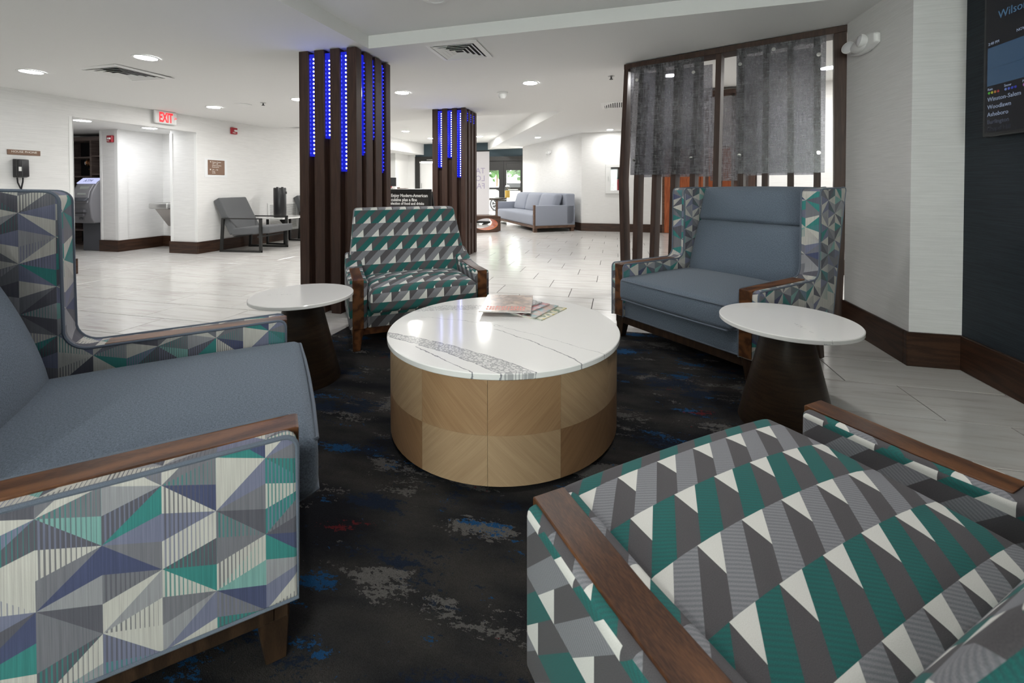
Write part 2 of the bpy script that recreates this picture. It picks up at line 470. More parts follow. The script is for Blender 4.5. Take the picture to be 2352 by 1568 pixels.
def tag(o, label, cat, group=None):
    o['label'] = label; o['category'] = cat
    if group: o['group'] = group
    return o

def thing(name, label, cat, loc=(0, 0, 0), rz=0, group=None):
    o = bpy.data.objects.new(name, None); COL.objects.link(o); o.empty_display_size = .1
    o.location = loc; o.rotation_euler = (0, 0, rz)
    return tag(o, label, cat, group)

def struct(name, b, mat, parent=None, **k):
    return ob(name, b, mat, parent, kind='structure', **k)

def dup(root, loc, rz, label, group=None):
    r = root.copy(); COL.objects.link(r); r.location = loc; r.rotation_euler = (0, 0, rz); r['label'] = label
    if group: r['group'] = group
    for ch in list(root.children):
        c = ch.copy(); COL.objects.link(c); c.parent = r
        for g in ch.children:
            d = g.copy(); COL.objects.link(d); d.parent = c
    return r

def text(name, body, size, origin, right, up, mat, parent=None, align='LEFT', label=None, mirror=False, ext=.0006, space=1.0, sx=1.0, bold=0.0):
    cu = bpy.data.curves.new(name, 'FONT'); cu.body = body; cu.size = size; cu.align_x = align; cu.extrude = ext; cu.space_line = space
    cu.resolution_u = 2; cu.offset = bold
    tmp = bpy.data.objects.new(name, cu); me = bpy.data.meshes.new_from_object(tmp); bpy.data.objects.remove(tmp); bpy.data.curves.remove(cu)
    me.materials.clear(); me.materials.append(mat)
    if sx != 1.0: me.transform(Matrix.Scale(sx, 4, (1, 0, 0)))
    o = bpy.data.objects.new(name, me); COL.objects.link(o)
    r = Vector(right).normalized(); u = Vector(up).normalized(); n = r.cross(u)
    if mirror: r = -r
    m = Matrix((r, u, n)).transposed().to_4x4(); m.translation = Vector(origin); o.matrix_local = m
    if parent: o.parent = parent
    if label: o['label'] = label
    return o

def arc(c, r, a0, a1, n=5):
    return [(c[0] + r * math.cos(R(a0 + (a1 - a0) * i / n)), c[1] + r * math.sin(R(a0 + (a1 - a0) * i / n))) for i in range(n + 1)]

def zc(x, y): return 2.385 + .02 * (x + 2.2) + .012 * (y - 3.46)

# ------------------------------------------------------------------ setting: floor
LW = -6.89           # left wall
TW, TL = .3865, .77
fl = struct('floor', B().box(-11.5, 6, -4.2, 15.4, -.06, -.004), M['grout'])
tiles = []
for k in range(-19, 33):
    y0 = 2.93 + k * TW
    if y0 > 15.3: continue
    off = -.22 - .257 * (k - 3)
    j0 = math.floor((-11.5 - off) / TL)
    for j in range(j0, j0 + 24):
        x0 = off + j * TL
        if x0 < 6 and y0 > -4.1: tiles.append((x0, y0))
c13, s13 = math.cos(R(13.53)), math.sin(R(13.53))
def seen(t):
    x, y = t[0] + TL / 2, t[1] + TW / 2
    X_ = x * c13 + y * s13; Y_ = -x * s13 + y * c13
    if -2.1 < t[0] and t[0] + TL < .93 and -.6 < t[1] and t[1] + TW < 3.45: return False
    if x < LW - .3 and not (3.9 < y < 6): return False
    if x > 2.0 and y < 3.2: return False
    return Y_ > .7 and abs(X_ / Y_) < 1.28
vis = sorted([t for t in tiles if seen(t)], key=lambda t: (t[0] + TL / 2) ** 2 + (t[1] + TW / 2) ** 2)
singles = set(vis[:300])
tme = B().box(  .003, TL - .003, .003, TW - .003, -.012, 0, .0012, 1).mesh('floor_tile', M['tile'])
for t in vis[:300]:
    ob('floor_tile', tme, None, fl, (t[0], t[1], 0))
bb = B()
for t in tiles:
    if t not in singles:
        bb.box(t[0] + .003, t[0] + TL - .003, t[1] + .003, t[1] + TW - .003, -.012, 0)
ob('tile_field', bb, M['tile'], fl, kind='stuff')

# ceilings
def cq(b, pts): b.quad(*[(x, y, zc(x, y)) for x, y in pts][::-1])
b = B()
cq(b, ((-7.1, -4.2), (-2.17, -4.2), (-2.17, 3.5), (-7.1, 3.5)))
cq(b, ((-7.1, 3.5), (-2.17, 3.5), (-2.17, 7.55), (-7.1, 7.55)))
cq(b, ((-2.17, 3.5), (6, 3.5), (6, 7.55), (-2.17, 7.55)))
cq(b, ((-.91, 7.55), (6, 7.55), (6, 15.4), (-4.66, 15.4)))
struct('ceiling', b, M['ceil'])
b = B(); TR = .115     # raised tray over the seats
def tz(x, y): return zc(x, y) + TR
b.quad(*[(x, y, tz(x, y)) for x, y in ((-2.17, -4.2), (-2.17, 3.5), (2.3, 3.5), (2.3, -4.2))])
for (xa, ya), (xb, yb) in (((-2.17, -4.2), (-2.17, 3.5)), ((-2.17, 3.5), (2.3, 3.5))):
    b.quad((xa, ya, zc(xa, ya)), (xb, yb, zc(xb, yb)), (xb, yb, tz(xb, yb)), (xa, ya, tz(xa, ya)))
struct('ceiling_tray', b, M['ceil'])
b = B()
cp = ((-7.1, 7.55), (-.91, 7.55), (-4.66, 15.4), (-7.1, 15.4))
b.quad(*[(x, y, 2.74) for x, y in cp][::-1])
for (xa, ya), (xb, yb) in ((cp[0], cp[1]), (cp[1], cp[2])):
    b.quad((xa, ya, zc(xa, ya)), (xb, yb, zc(xb, yb)), (xb, yb, 2.74), (xa, ya, 2.74))
b.quad((-7.1, 7.55, 2.33), (-7.1, 15.4, 2.33), (-7.1, 15.4, 2.74), (-7.1, 7.55, 2.74))
b.quad((-11.5, 7.55, 2.33), (-11.5, 15.4, 2.33), (-7.1, 15.4, 2.33), (-7.1, 7.55, 2.33))
struct('ceiling_coffer', b, M['ceil'])
struct('ceiling_hall', B().quad((-11.5, 3.9, 2.14), (-11.5, 7.0, 2.14), (-6.95, 7.0, 2.14), (-6.95, 3.9, 2.14)), M['ceil'])

# walls
zl = lambda y: zc(LW, y) + .05
def lwall(y0, y1, z0=0, z1=None):
    return B().box(LW - .14, LW, y0, y1, z0, z1 or 2.42)
struct('wall_left', lwall(-4.2, 4.15), M['wall'])
struct('wall_left', lwall(4.15, 5.86, 2.055), M['wall'])
struct('wall_left', B().box(-7.45, LW, 5.86, 5.98, 0, 2.42).box(LW - .14, LW, 5.98, 10.4, 0, 2.42), M['wall'])
for a in ((-7.45, -7.33, 5.98, 6.5), (-8.55, -8.45, 5.86, 6.5), (-8.55, -7.33, 6.5, 6.62), (-8.84, -8.43, 5.72, 5.86)):
    struct('wall_alcove', B().box(*a, 0, 2.2), M['wall'])
struct('wall_hall', B().box(-11.5, -8.8, 6.4, 6.5, 0, 2.2).box(-11.6, -11.5, 3.9, 6.5, 0, 2.2).box(-11.5, -6.9, 3.9, 4.02, 0, 2.2), M['wall'])
struct('wall_right', B().box(1.83, 2.3, 3.28, 4.09, 0, 2.75), M['wall'])
struct('wall_dark', B().box(2.11, 2.3, -4.2, 3.28, 0, 2.75), M['navy'])
WX0, WX1, WZ0, WZ1 = -1.7, 1.9, .5, 2.2
struct('wall_rear', B().box(-7.1, WX0, -4.3, -4.2, 0, 2.75).box(WX1, 2.4, -4.3, -4.2, 0, 2.75).box(WX0, WX1, -4.3, -4.2, 0, WZ0).box(WX0, WX1, -4.3, -4.2, WZ1, 2.75), M['navy'])
wn = struct('fill_window_1', B().box(WX0, WX0 + .06, -4.28, -4.2, WZ0, WZ1).box(WX1 - .06, WX1, -4.28, -4.2, WZ0, WZ1).box(WX0 + .06, WX1 - .06, -4.28, -4.2, WZ0, WZ0 + .06).box(WX0 + .06, WX1 - .06, -4.28, -4.2, WZ1 - .06, WZ1).box(.07, .13, -4.28, -4.2, WZ0 + .06, WZ1 - .06), M['gunm'])  # unseen window, added to throw soft daylight onto the foreground
for xa, xb in ((WX0 + .06, .07), (.13, WX1 - .06)): struct('fill_window_pane', B().box(xa, xb, -4.245, -4.238, WZ0 + .06, WZ1 - .06), M['glass'], wn)
struct('wall_partition', B().box(1.84, 5.2, 6.42, 6.54, 0, 2.62), M['wall'])
struct('wall_side', B().box(5.2, 5.3, 3.2, 15.4, 0, 2.75).box(2.3, 5.3, 3.1, 3.28, 0, 2.75), M['wall'])
struct('wall_back', B().box(-.86, 5.3, 11.2, 11.34, 0, 2.75), M['wall'])
dg = Matrix.Translation((-.85, 11.2, 0)) @ Matrix.Rotation(math.atan2(3.33, -2.26), 4, 'Z')
struct('wall_diagonal', B().box(0, 4.05, -.14, 0, 0, 2.75, mtx=dg), M['wall'])
struct('wall_far', B().box(-11.5, -7.45, 15.2, 15.35, 0, 2.75), M['white'])
struct('wall_reception', B().box(-11.6, -11.5, 7.4, 15.4, 0, 2.75).box(-11.5, -7.03, 7.4, 7.52, 0, 2.75).box(-8.75, -7.75, 14.2, 15.2, 0, 2.5), M['white'])
struct('wall_entrance', B().box(-7.45, -3.0, 15.2, 15.34, 2.2, 2.75), M['teal'])
# corner guards
struct('trim_1', B().box(LW - .004, LW + .004, 4.11, 4.152, 0, 2.055).box(LW - .10, LW + .004, 4.148, 4.156, 0, 2.055), M['white'])
struct('trim_2', B().box(LW - .045, LW + .005, 5.853, 5.862, .2, 2.02).box(-7.456, -7.40, 5.853, 5.862, .2, 2.05), M['white'])
struct('trim_3', B().box(-8.5, -8.43, 5.712, 5.722, .2, 2.12).box(-8.846, -8.80, 5.712, 5.722, .2, 2.12), M['white'])
# baseboards
def bboard(name, b): struct(name, b, M['base'])
H1 = .21
bboard('baseboard_right', B().box(1.811, 1.83, 3.30, 4.08, 0, .216, .003, 1).box(1.811, 2.11, 3.262, 3.30, 0, .216, .003, 1))
bboard('baseboard_dark', B().box(2.092, 2.13, -4.2, 3.27, 0, .216, .003, 1))
bboard('baseboard_left', B().box(LW, LW + .018, -4.2, 4.14, 0, .2, .003, 1).box(LW - .10, LW + .03, 4.14, 4.17, 0, .2, .003, 1))
bboard('baseboard_pier', B().box(-7.47, LW + .02, 5.835, 5.86, 0, .2, .003, 1).box(LW, LW + .02, 5.86, 10.4, 0, .2, .003, 1))
bboard('baseboard_alcove', B().box(-8.86, -8.42, 5.695, 5.72, 0, .2, .003, 1).box(-8.45, -8.42, 5.72, 6.47, 0, .2, .003, 1).box(-8.44, -7.45, 6.47, 6.52, 0, .2, .003, 1))
bboard('baseboard_back', B().box(-.87, 5.2, 11.17, 11.21, 0, .2, .003, 1))
bboard('baseboard_diagonal', B().box(0, 4.05, -.01, .025, 0, .2, .003, 1, mtx=dg))
bboard('baseboard_partition', B().box(1.84, 5.2, 6.39, 6.43, 0, .2, .003, 1))

# entrance doors
DK = M['gunm']
def frame(b, x0, x1, z0, z1, y0, y1, w, mid=None):
    b.box(x0, x0 + w, y0, y1, z0, z1).box(x1 - w, x1, y0, y1, z0, z1).box(x0 + w, x1 - w, y0, y1, z1 - w, z1).box(x0 + w, x1 - w, y0, y1, z0, z0 + w)
    if mid: b.box(x0 + w, x1 - w, y0, y1, mid - w / 2, mid + w / 2)
    return b
struct('trim_4', B().box(-5.05, -3.0, 15.12, 15.3, 2.06, 2.22).box(-5.15, -5.0, 15.14, 15.3, 0, 2.22).box(-3.24, -3.0, 15.14, 15.3, 0, 2.22).box(-4.04, -3.96, 15.15, 15.29, 0, 2.06), DK)
for n, (x0, x1) in enumerate(((-5.0, -4.04), (-3.96, -3.24))):
    d = struct('door_%d' % (n + 1), frame(B(), x0, x1, 0, 2.06, 15.17, 15.24, .10, 1.05).box(x0 + .1, x1 - .1, 15.18, 15.23, 1.72, 1.96), DK)
    struct('door_pane', B().box(x0 + .1, x1 - .1, 15.2, 15.21, .1, 1.0).box(x0 + .1, x1 - .1, 15.2, 15.21, 1.1, 1.72), M['glass'], d)
    struct('push_bar', B().tube([(x0 + .18, 15.12, 1.02), (x1 - .18, 15.12, 1.02)], .018).tube([(x0 + .2, 15.17, 1.02), (x0 + .2, 15.12, 1.02)], .012).tube([(x1 - .2, 15.17, 1.02), (x1 - .2, 15.12, 1.02)], .012), M['steel'], d)
d = struct('door_3', frame(B(), -7.45, -5.15, 0, 2.26, 15.16, 15.3, .18), DK)
struct('door_panel', B().box(-7.27, -5.33, 15.22, 15.26, .18, 2.02), M['white'], d)
struct('door_closer', B().box(-6.95, -6.72, 15.12, 15.17, 2.12, 2.15, .005), M['steel'], d)
struct('door_handle', B().tube([(-7.18, 15.16, 1.0), (-7.18, 15.16, 1.25)], .014), M['steel'], d)
d = struct('door_4', B().box(1.10, 2.82, 11.15, 11.21, 0, 2.1), M['sofaw'])
for x0, x1 in ((1.15, 1.955), (1.965, 2.77)):
    p = struct('door_leaf', B().box(x0, x1, 11.12, 11.16, .01, 2.06, .004, 1), M['redw'], d)
    struct('door_handle', B().tube([((x1 - .08) if x0 < 1.9 else (x0 + .08), 11.10, .95), ((x1 - .08) if x0 < 1.9 else (x0 + .08), 11.10, 1.15)], .012), M['steel'], p)

# outdoors, beyond the entrance glass
struct('ground_outside', B().box(-40, 30, 15.4, 60, -.1, -.03), plain('pale_pavement', (.50, .47, .46), .9))
leafm = Mat('leaf_green'); leafm.set(Base_Color=leafm.mix(leafm.noise(leafm.coord(), 2, 2), (.012, .05, .006), (.05, .13, .02)), Roughness=.7)
barkm = plain('bark', (.12, .08, .05), .9)
for i, (x, y, h, r) in enumerate(((-6.5, 24, 2.5, 1.0), (-6.6, 30, 2.9, 1.5), (-5.2, 26, 2.3, .9), (-9.2, 33, 3.4, 2))):
    t = thing('street_tree', ['tree with pale crown outside, seen through the left door glass', 'taller tree behind, far across the car park', 'small tree outside, seen through the right door glass', 'far tree at the left edge of the car park'][i], 'tree', (x, y, -.03))
    ob('trunk', B().tube([(0, 0, 0), (.05, 0, h * .5), (0, .05, h * .8)], [.12, .09, .05], n=8), barkm, t)
    bb = B()
    for k in range(240):
        a, e, q = random.uniform(0, 2 * PI), math.asin(random.uniform(-1, 1)), random.random() ** .4 * r
        p = Vector((q * math.cos(e) * math.cos(a), q * math.cos(e) * math.sin(a), h + q * math.sin(e) * .9)); s = .22
        u = Vector((random.uniform(-1, 1), random.uniform(-1, 1), random.uniform(-1, 1))).normalized(); w = u.orthogonal().normalized()
        bb.quad(p + u * s, p + w * s * .6, p - u * s, p - w * s * .6)
    ob('foliage', bb, leafm.m, t, kind='stuff')
car = thing('parked_car', 'pale parked car outside the entrance, its wheel seen through the left door', 'car', (-6.2, 20.2, -.03), R(4))
ob('body', B().prism([(-.2, .3), (4.0, .3), (4.05, .75), (3.2, .9), (2.6, 1.38), (1.1, 1.4), (.4, .92), (-.25, .8)], 'y', -.8, .8, .06, 2), plain('car_paint', (.55, .50, .50), .25), car)
ob('side_window', B().prism([(.75, .95), (3.0, .95), (2.5, 1.3), (1.2, 1.32)], 'y', -.815, .815), M['blackp'], car)
for wx in (.75, 3.15):
    for wy in (-.8, .68):
        w = ob('wheel', B().lathe([(.0, 0), (.33, 0), (.34, .03), (.34, .16), (.0, .16)], 24, mtx=Matrix.Translation((wx, wy - .04 + .16, .33)) @ Matrix.Rotation(R(90), 4, 'X')), M['blackp'], car)
        rb = B()
        for k in range(7):
            rb.box(-.02, .02, .03, .24, 0, .012, mtx=Matrix.Translation((wx, wy - .045, .33)) @ Matrix.Rotation(R(90), 4, 'X') @ Matrix.Rotation(2 * PI * k / 7, 4, 'Z'))
        rb.tube([(wx + .25 * math.cos(a), wy - .045, .33 + .25 * math.sin(a)) for a in [2 * PI * i / 20 for i in range(20)]], .015, True)
        ob('wheel_rim', rb, M['steel'], w)

# ------------------------------------------------------------------ ceiling fittings
def downlight(x, y, z, label, r=.085, mat='lens', depth=.004):
    t = thing('downlight', label, 'ceiling light', (x, y, z), 0, 'round ceiling downlights')
    ob('trim_ring', B().lathe([(r + .022, 0), (r + .02, -depth - .003), (r, -depth - .002), (r, 0)], 40), M['whitep'], t)
    ob('lens', B().lathe([(0, -.002), (r, -.002), (r, 0)], 40), M[mat], t)
    return t
DL = [(-5.77, 3.14, 'round ceiling downlight at the far left, nearest the house phone wall'),
      (-4.24, 3.12, 'round ceiling downlight beside the left ceiling vent'),
      (-5.88, 5.28, 'round ceiling downlight right of the exit sign'),
      (-4.33, 5.21, 'round ceiling downlight half hidden behind the near slatted column'),
      (-2.78, 5.28, 'round ceiling downlight between the two slatted columns'),
      (-1.04, 5.29, 'round ceiling downlight in the middle, nearest the smoke detector'),
      (2.36, 5.67, 'round ceiling downlight seen past the right end of the slatted screen'),
      (.62, 5.45, 'round ceiling downlight glowing through the left half of the slatted screen')]
for x, y, l in DL: downlight(x, y, zc(x, y), l, mat='lensd' if y < 4 else 'lens')
for i, (x, y) in enumerate(((-5.95, 11.51), (-6.0, 13.39), (-4.27, 13.28))):
    downlight(x, y, 2.74, ['far round ceiling downlight left of the far column, over the reception', 'small bright downlight at the left edge of the far column', 'small bright downlight at the right edge of the far column'][i], .1, 'lensx')
for i, (x, y) in enumerate(((-4.41, 8.95), (-2.76, 8.9), (-1.33, 9.0))):
    downlight(x, y, 2.74, ['raised downlight above the lobby mirrored at the left of the coffee table top', 'raised downlight above the lobby mirrored in the middle of the coffee table top', 'raised downlight above the lobby mirrored at the right of the coffee table top'][i], .1, 'lensx')
for x, y, l in ((-2.1, 11.75, 'round downlight washing the wall above the grey sofa'), (-.15, 10.75, 'round downlight washing the wall above the fire extinguisher cabinet'),
                (-9.0, 12.5, 'round downlight in the low soffit over the reception')):
    downlight(x, y, zc(x, y) if x > -8 else 2.33, l, .07, 'lens')
downlight(-7.85, 4.85, 2.14, 'round downlight in the hall ceiling above the cash machine', .1, 'lensh')
downlight(-7.75, 5.75, 2.14, 'round downlight in the alcove above the drinking fountain', .1, 'lensh')
for i, (x, y) in enumerate(((9, 9), (9, 9), (9, 9), (3.6, 5.2), (3.0, 9.0))):
    if x > 8: continue
    if x < 2: downlight(x, y, zc(x, y), ['round downlight out of view beside the left wall', 'round downlight out of view left of the seats', 'round downlight out of view behind the near chairs'][i], .085)
    else: downlight(x, y, zc(x, y), 'round downlight hidden behind the right wall' if y < 6 else 'round downlight hidden behind the partition', .085)
downlight(-.6, -1.6, tz(-.6, -1.6), 'round downlight added as unseen fill in the raised ceiling behind the viewpoint', .085)  # unseen lamp, added as fill for the foreground
for x, y, l in ((-1.25, 1.75, 'left round fill downlight added in the raised ceiling above the coffee table, out of view'), (.55, 1.75, 'right round fill downlight added in the raised ceiling above the coffee table, out of view')):
    downlight(x, y, tz(x, y), l, .085, 'lens_fill')  # unseen pair, added to brighten the tables and seats from above

def vent(x, y, s, label, rz=0, n=4):
    t = thing('ceiling_vent', label, 'vent', (x, y, zc(x, y)), rz, 'square ceiling vents')
    b = B()
    for k, sx in ((0, 1), (1, 1), (2, 1), (3, 1)):
        b.hexa([(-s, -s, -.006), (s, -s, -.006), (s * .82, -s * .82, -.012), (-s * .82, -s * .82, -.012), (-s, -s, 0), (s, -s, 0), (s * .82, -s * .82, -.002), (-s * .82, -s * .82, -.002)], mtx=Matrix.Rotation(k * PI / 2, 4, 'Z'))
    ob('frame', b, M['whitep'], t)
    ob('backing', B().box(-s * .82, s * .82, -s * .82, s * .82, -.003, -.001), M['ventd'], t)
    for i in range(n):
        q = s * (.76 - .17 * i); b = B()
        for k in range(4):
            b.hexa([(-q, -q, -.016), (q, -q, -.016), (q - .026, -q + .026, -.004), (-q + .026, -q + .026, -.004), (-q, -q, -.013), (q, -q, -.013), (q - .026, -q + .026, -.001), (-q + .026, -q + .026, -.001)], mtx=Matrix.Rotation(k * PI / 2, 4, 'Z'))
        ob('louver', b, M['whitep'], t)
    return t
vent(-5.0, 3.47, .29, 'square white louvred ceiling vent at the left, between two downlights')
vent(-1.42, 3.81, .25, 'square white louvred ceiling vent right of the near slatted column')
t = thing('return_vent', 'white slotted return air vent beside the slatted screen top', 'vent', (-.02, 7.27, zc(0, 7.27)))
ob('frame', B().box(-.22, .22, -.3, -.24, -.012, 0).box(-.22, .22, .24, .3, -.012, 0).box(-.22, -.17, -.24, .24, -.012, 0).box(.17, .22, -.24, .24, -.012, 0), M['whitep'], t)
ob('backing', B().box(-.17, .17, -.24, .24, -.003, -.001), M['ventd'], t)
for i in range(9): ob('slat', B().box(-.17 + .034 * i + .008, -.17 + .034 * i + .026, -.24, .24, -.010, -.004), M['whitep'], t)
t = thing('smoke_detector', 'small white dome smoke detector on the ceiling between lights', 'detector', (-1.51, 5.72, zc(-1.51, 5.72)))
ob('base', B().lathe([(.075, 0), (.075, -.015), (.06, -.022), (0, -.022)], 24), M['whitep'], t)
ob('dome', B().lathe([(.058, -.02), (.055, -.055), (.035, -.085), (0, -.095)], 24), M['whitep'], t)
tag(ob('ceiling_speaker', B().lathe([(.12, 0), (.12, -.006), (.1, -.012), (0, -.012)], 32), M['whitep'], None, (-5.33, 5.26, zc(-5.33, 5.26))), 'flat round ceiling speaker right of the exit sign lights', 'speaker')
def sprinkler(x, y, z, label):
    t = thing('sprinkler', label, 'sprinkler', (x, y, z), 0, 'ceiling sprinklers')
    ob('escutcheon', B().lathe([(.04, 0), (.035, -.008), (.012, -.012), (0, -.012)], 16), M['steel'], t)
    ob('head', B().lathe([(.009, -.01), (.009, -.03), (.022, -.036), (.022, -.04), (0, -.04)], 12), M['gunm'], t)
sprinkler(-.06, 5.27, zc(-.06, 5.27), 'ceiling sprinkler head left of the slatted screen')
sprinkler(-4.96, 5.25, zc(-4.96, 5.25), 'ceiling sprinkler head near the left wall lights')
sprinkler(.03, 3.2, tz(.03, 3.2), 'ceiling sprinkler head in the raised ceiling at the top edge')
t = thing('tray_speaker', 'white round fitting on the raised ceiling at the very top of view', 'speaker', (-1.28, 2.93, tz(-1.28, 2.93)))
ob('ring', B().lathe([(.1, 0), (.1, -.006), (.085, -.012), (.07, -.012), (.07, 0)], 32), M['whitep'], t)
ob('grille', B().lathe([(.07, -.006), (0, -.008)], 32), M['whitep'], t)

# ------------------------------------------------------------------ slatted columns
def column(x0, x1, y0, y1, fx, fy, zl_, zr_, name_label, group):
    """fx: front batten x edges; fy: right side batten y edges; zl_, zr_: bottoms of the three lit slots"""
    t = thing('slatted_column', name_label, 'column', ((x0 + x1) / 2, (y0 + y1) / 2, 0), 0, group)
    cx, cy = (x0 + x1) / 2, (y0 + y1) / 2; D = .075; H = zc(cx, cy) - .005
    ob('core', B().box(x0 - cx + D, x1 - cx - D, y0 - cy + D, y1 - cy - D, 0, H), M['slat'], t)
    for i in range(4):
        a, c = fx[2 * i] - cx, fx[2 * i + 1] - cx
        if i == 3: pass
        ob('batten', B().box(a, c, y0 - cy, y0 - cy + D + .01, 0, H, .003, 1), M['slat'], t)
        ob('batten', B().box(a, c, y1 - cy - D - .01, y1 - cy, 0, H, .003, 1), M['slat'], t)
    for i in range(4):
        a, c = fy[2 * i] - cy, fy[2 * i + 1] - cy
        if i == 0: a += D + .011
        if i == 3: c -= D + .011
        if c - a < .02: continue
        ob('batten', B().box(x1 - cx - D - .01, x1 - cx, a, c, 0, H, .003, 1), M['slat'], t)
        ob('batten', B().box(x0 - cx, x0 - cx + D + .01, a, c, 0, H, .003, 1), M['slat'], t)
    for i in range(3):
        a, c = fx[2 * i + 1] - cx, fx[2 * i + 2] - cx; zb = zl_[i]; yb = y0 - cy + .018
        p = ob('lit_slot', B().box(a + .001, c - .001, yb, yb + .05, zb, H - .03), M['ledp'], t, label='blue lit acrylic strip')
        lw, lb = B(), B(); nz = int((H - .06 - zb) / .037)
        for k in range(nz):
            z = zb + .03 + k * .037
            lw.ball((c - .017, yb - .002, z), .0085, 1, (.8, .5, 1)); lb.ball((a + .010, yb - .001, z), .008, 1, (.8, .4, 1.3))  # dim blue dots stand in for the white LEDs' reflection in the slot
        q = ob('led_dots', lw, M['ledw'], p, kind='stuff', label='white blue light emitting dots'); ob('led_glow_dots', lb, M['ledb'], p, kind='stuff')
    for i in range(3):
        a, c = fy[2 * i + 1] - cy, fy[2 * i + 2] - cy; zb = zr_[i]; xb = x1 - cx - .035
        p = ob('lit_slot', B().box(xb, xb + .012, a + .001, c - .001, zb, H - .03), M['ledp'], t)
        lb = B(); nz = int((H - .06 - zb) / .037)
        for k in range(nz): lb.ball((xb + .02, c - .008, zb + .03 + k * .037), .0065, 1, (1, .7, 1.2))
        ob('led_glow_dots', lb, M['ledb'], p, kind='stuff')
    return t
column(-2.822, -2.232, 3.40, 3.996, (-2.822, -2.724, -2.66, -2.56, -2.497, -2.399, -2.328, -2.232), (3.40, 3.50, 3.555, 3.667, 3.715, 3.83, 3.89, 3.996), (1.42, 1.58, 1.28), (1.43, 1.59, 1.28),
       'nearer dark wood slatted column with blue lit slots, behind the patterned chair', 'slatted columns with blue lights')
c2 = column(-2.942, -2.367, 6.62, 7.2, (-2.942, -2.85, -2.773, -2.682, -2.599, -2.516, -2.441, -2.367), (6.62, 6.72, 6.78, 6.88, 6.94, 7.04, 7.10, 7.2), (1.45, 1.61, 1.29), (2.2, 2.2, 2.2),
            'farther dark wood slatted column with blue lit slots, left of the grey sofa', 'slatted columns with blue lights')
ob('outlet_plate', B().box(.2745, .281, -.02, .02, .43, .53, .002, 1), M['blackp'], c2, label='black outlet plate')

# ------------------------------------------------------------------ slatted screens with resin panels
def screen(p0, p1, label, posts, tops, mids, bots, H, panels, bolts, group, depth=.19, w=.048):
    p0, p1 = Vector(p0), Vector(p1); d = p1 - p0; rz = math.atan2(d.y, d.x)
    t = thing('slatted_screen', label, 'screen', (p0.x, p0.y, 0), rz, group)
    L = d.length; ht = lambda x: H + .02 * x
    ob('top_beam', B().hexa([(posts[0][0], -.01, ht(0) - .055), (posts[1][0] + .02, -.01, ht(L) - .055), (posts[1][0] + .02, depth, ht(L) - .055), (posts[0][0], depth, ht(0) - .055),
                             (posts[0][0], -.01, ht(0)), (posts[1][0] + .02, -.01, ht(L)), (posts[1][0] + .02, depth, ht(L)), (posts[0][0], depth, ht(0))], .003, 1), M['slat'], t)
    def bent(a, m, c, w, top, sgn=0):
        b = B()
        for (xa, za), (xb, zb) in (((c, 0.0), (m, 1.2)), ((m, 1.2), (a, top))):
            b.hexa([(xa, 0, za), (xa + w, 0, za), (xa + w, depth, za), (xa, depth, za), (xb, 0, zb), (xb + w, 0, zb), (xb + w, depth, zb), (xb, depth, zb)])
        return b
    ob('post', bent(posts[0][0], posts[0][1], posts[0][2], .045, ht(0) - .05), M['slat'], t)
    ob('post', bent(posts[1][0] - .07, posts[1][1] - .085, posts[1][2] - .09, .085, ht(L) - .05), M['slat'], t)
    for a, m, c in zip(tops, mids, bots): ob('slat', bent(a, m, c, w, ht(a) - .055), M['slat'], t)
    for x0, x1, z0, z1, y in panels:
        ob('resin_panel', B().box(x0, x1, y, y + .008, z0, z1, .0015, 1), M['resin'], t, label='smoky translucent textile panel')
    for x, z in bolts:
        ob('standoff_bolt', B().lathe([(0, 0), (.016, .001), (.016, .010), (.009, .012), (.009, .05), (0, .05)], 14, mtx=Matrix.Translation((x, -.048, z)) @ Matrix.Rotation(R(-90), 4, 'X')), M['chrome'], t)
    return t
tops = (.165, .335, .512, .70, .89, 1.085, 1.28, 1.46, 1.65)
mids = (.108, .295, .48, .662, .87, 1.08, 1.275, 1.47, 1.662)
bots = (.09, .262, .45, .64, .86, 1.08, 1.275, 1.47, 1.655)
screen((.08, 4.76), (1.79, 4.127), 'large dark slatted screen with smoky panels behind the blue wing chair', ((0, -.055, -.025), (1.858, 1.886, 1.868)), tops, mids, bots, 2.435,
       ((.08, .79, 1.265, 2.385, -.034), (.10, .83, 1.245, 2.36, -.026 + .224), (1.068, 1.735, 1.262, 2.405, -.034), (1.05, 1.70, 1.25, 2.38, .198)),
       ((.15, 2.245), (.70, 2.245), (.123, 1.42), (.682, 1.42), (1.10, 2.26), (1.36, 2.35), (1.098, 1.43), (1.685, 2.25), (1.69, 1.43)), 'slatted screens')
screen((1.19, 6.40), (2.1, 6.36), 'farther slatted screen glimpsed through the gap of the large screen', ((0, 0, 0), (.62, .62, .62)), (.17, .36), (.17, .36), (.17, .36), 2.45,
       ((.06, .5, 1.22, 2.36, -.034),), ((.19, 2.1), (.19, 1.42)), 'slatted screens')

# ------------------------------------------------------------------ rug
RUGZ = .006
tag(ob('area_rug', B().box(-2.12, .95, -1.2, 3.5, .0005, RUGZ, .002, 1), M['rug']), 'large dark carpet with blue, grey and red flecks under the seating', 'rug')

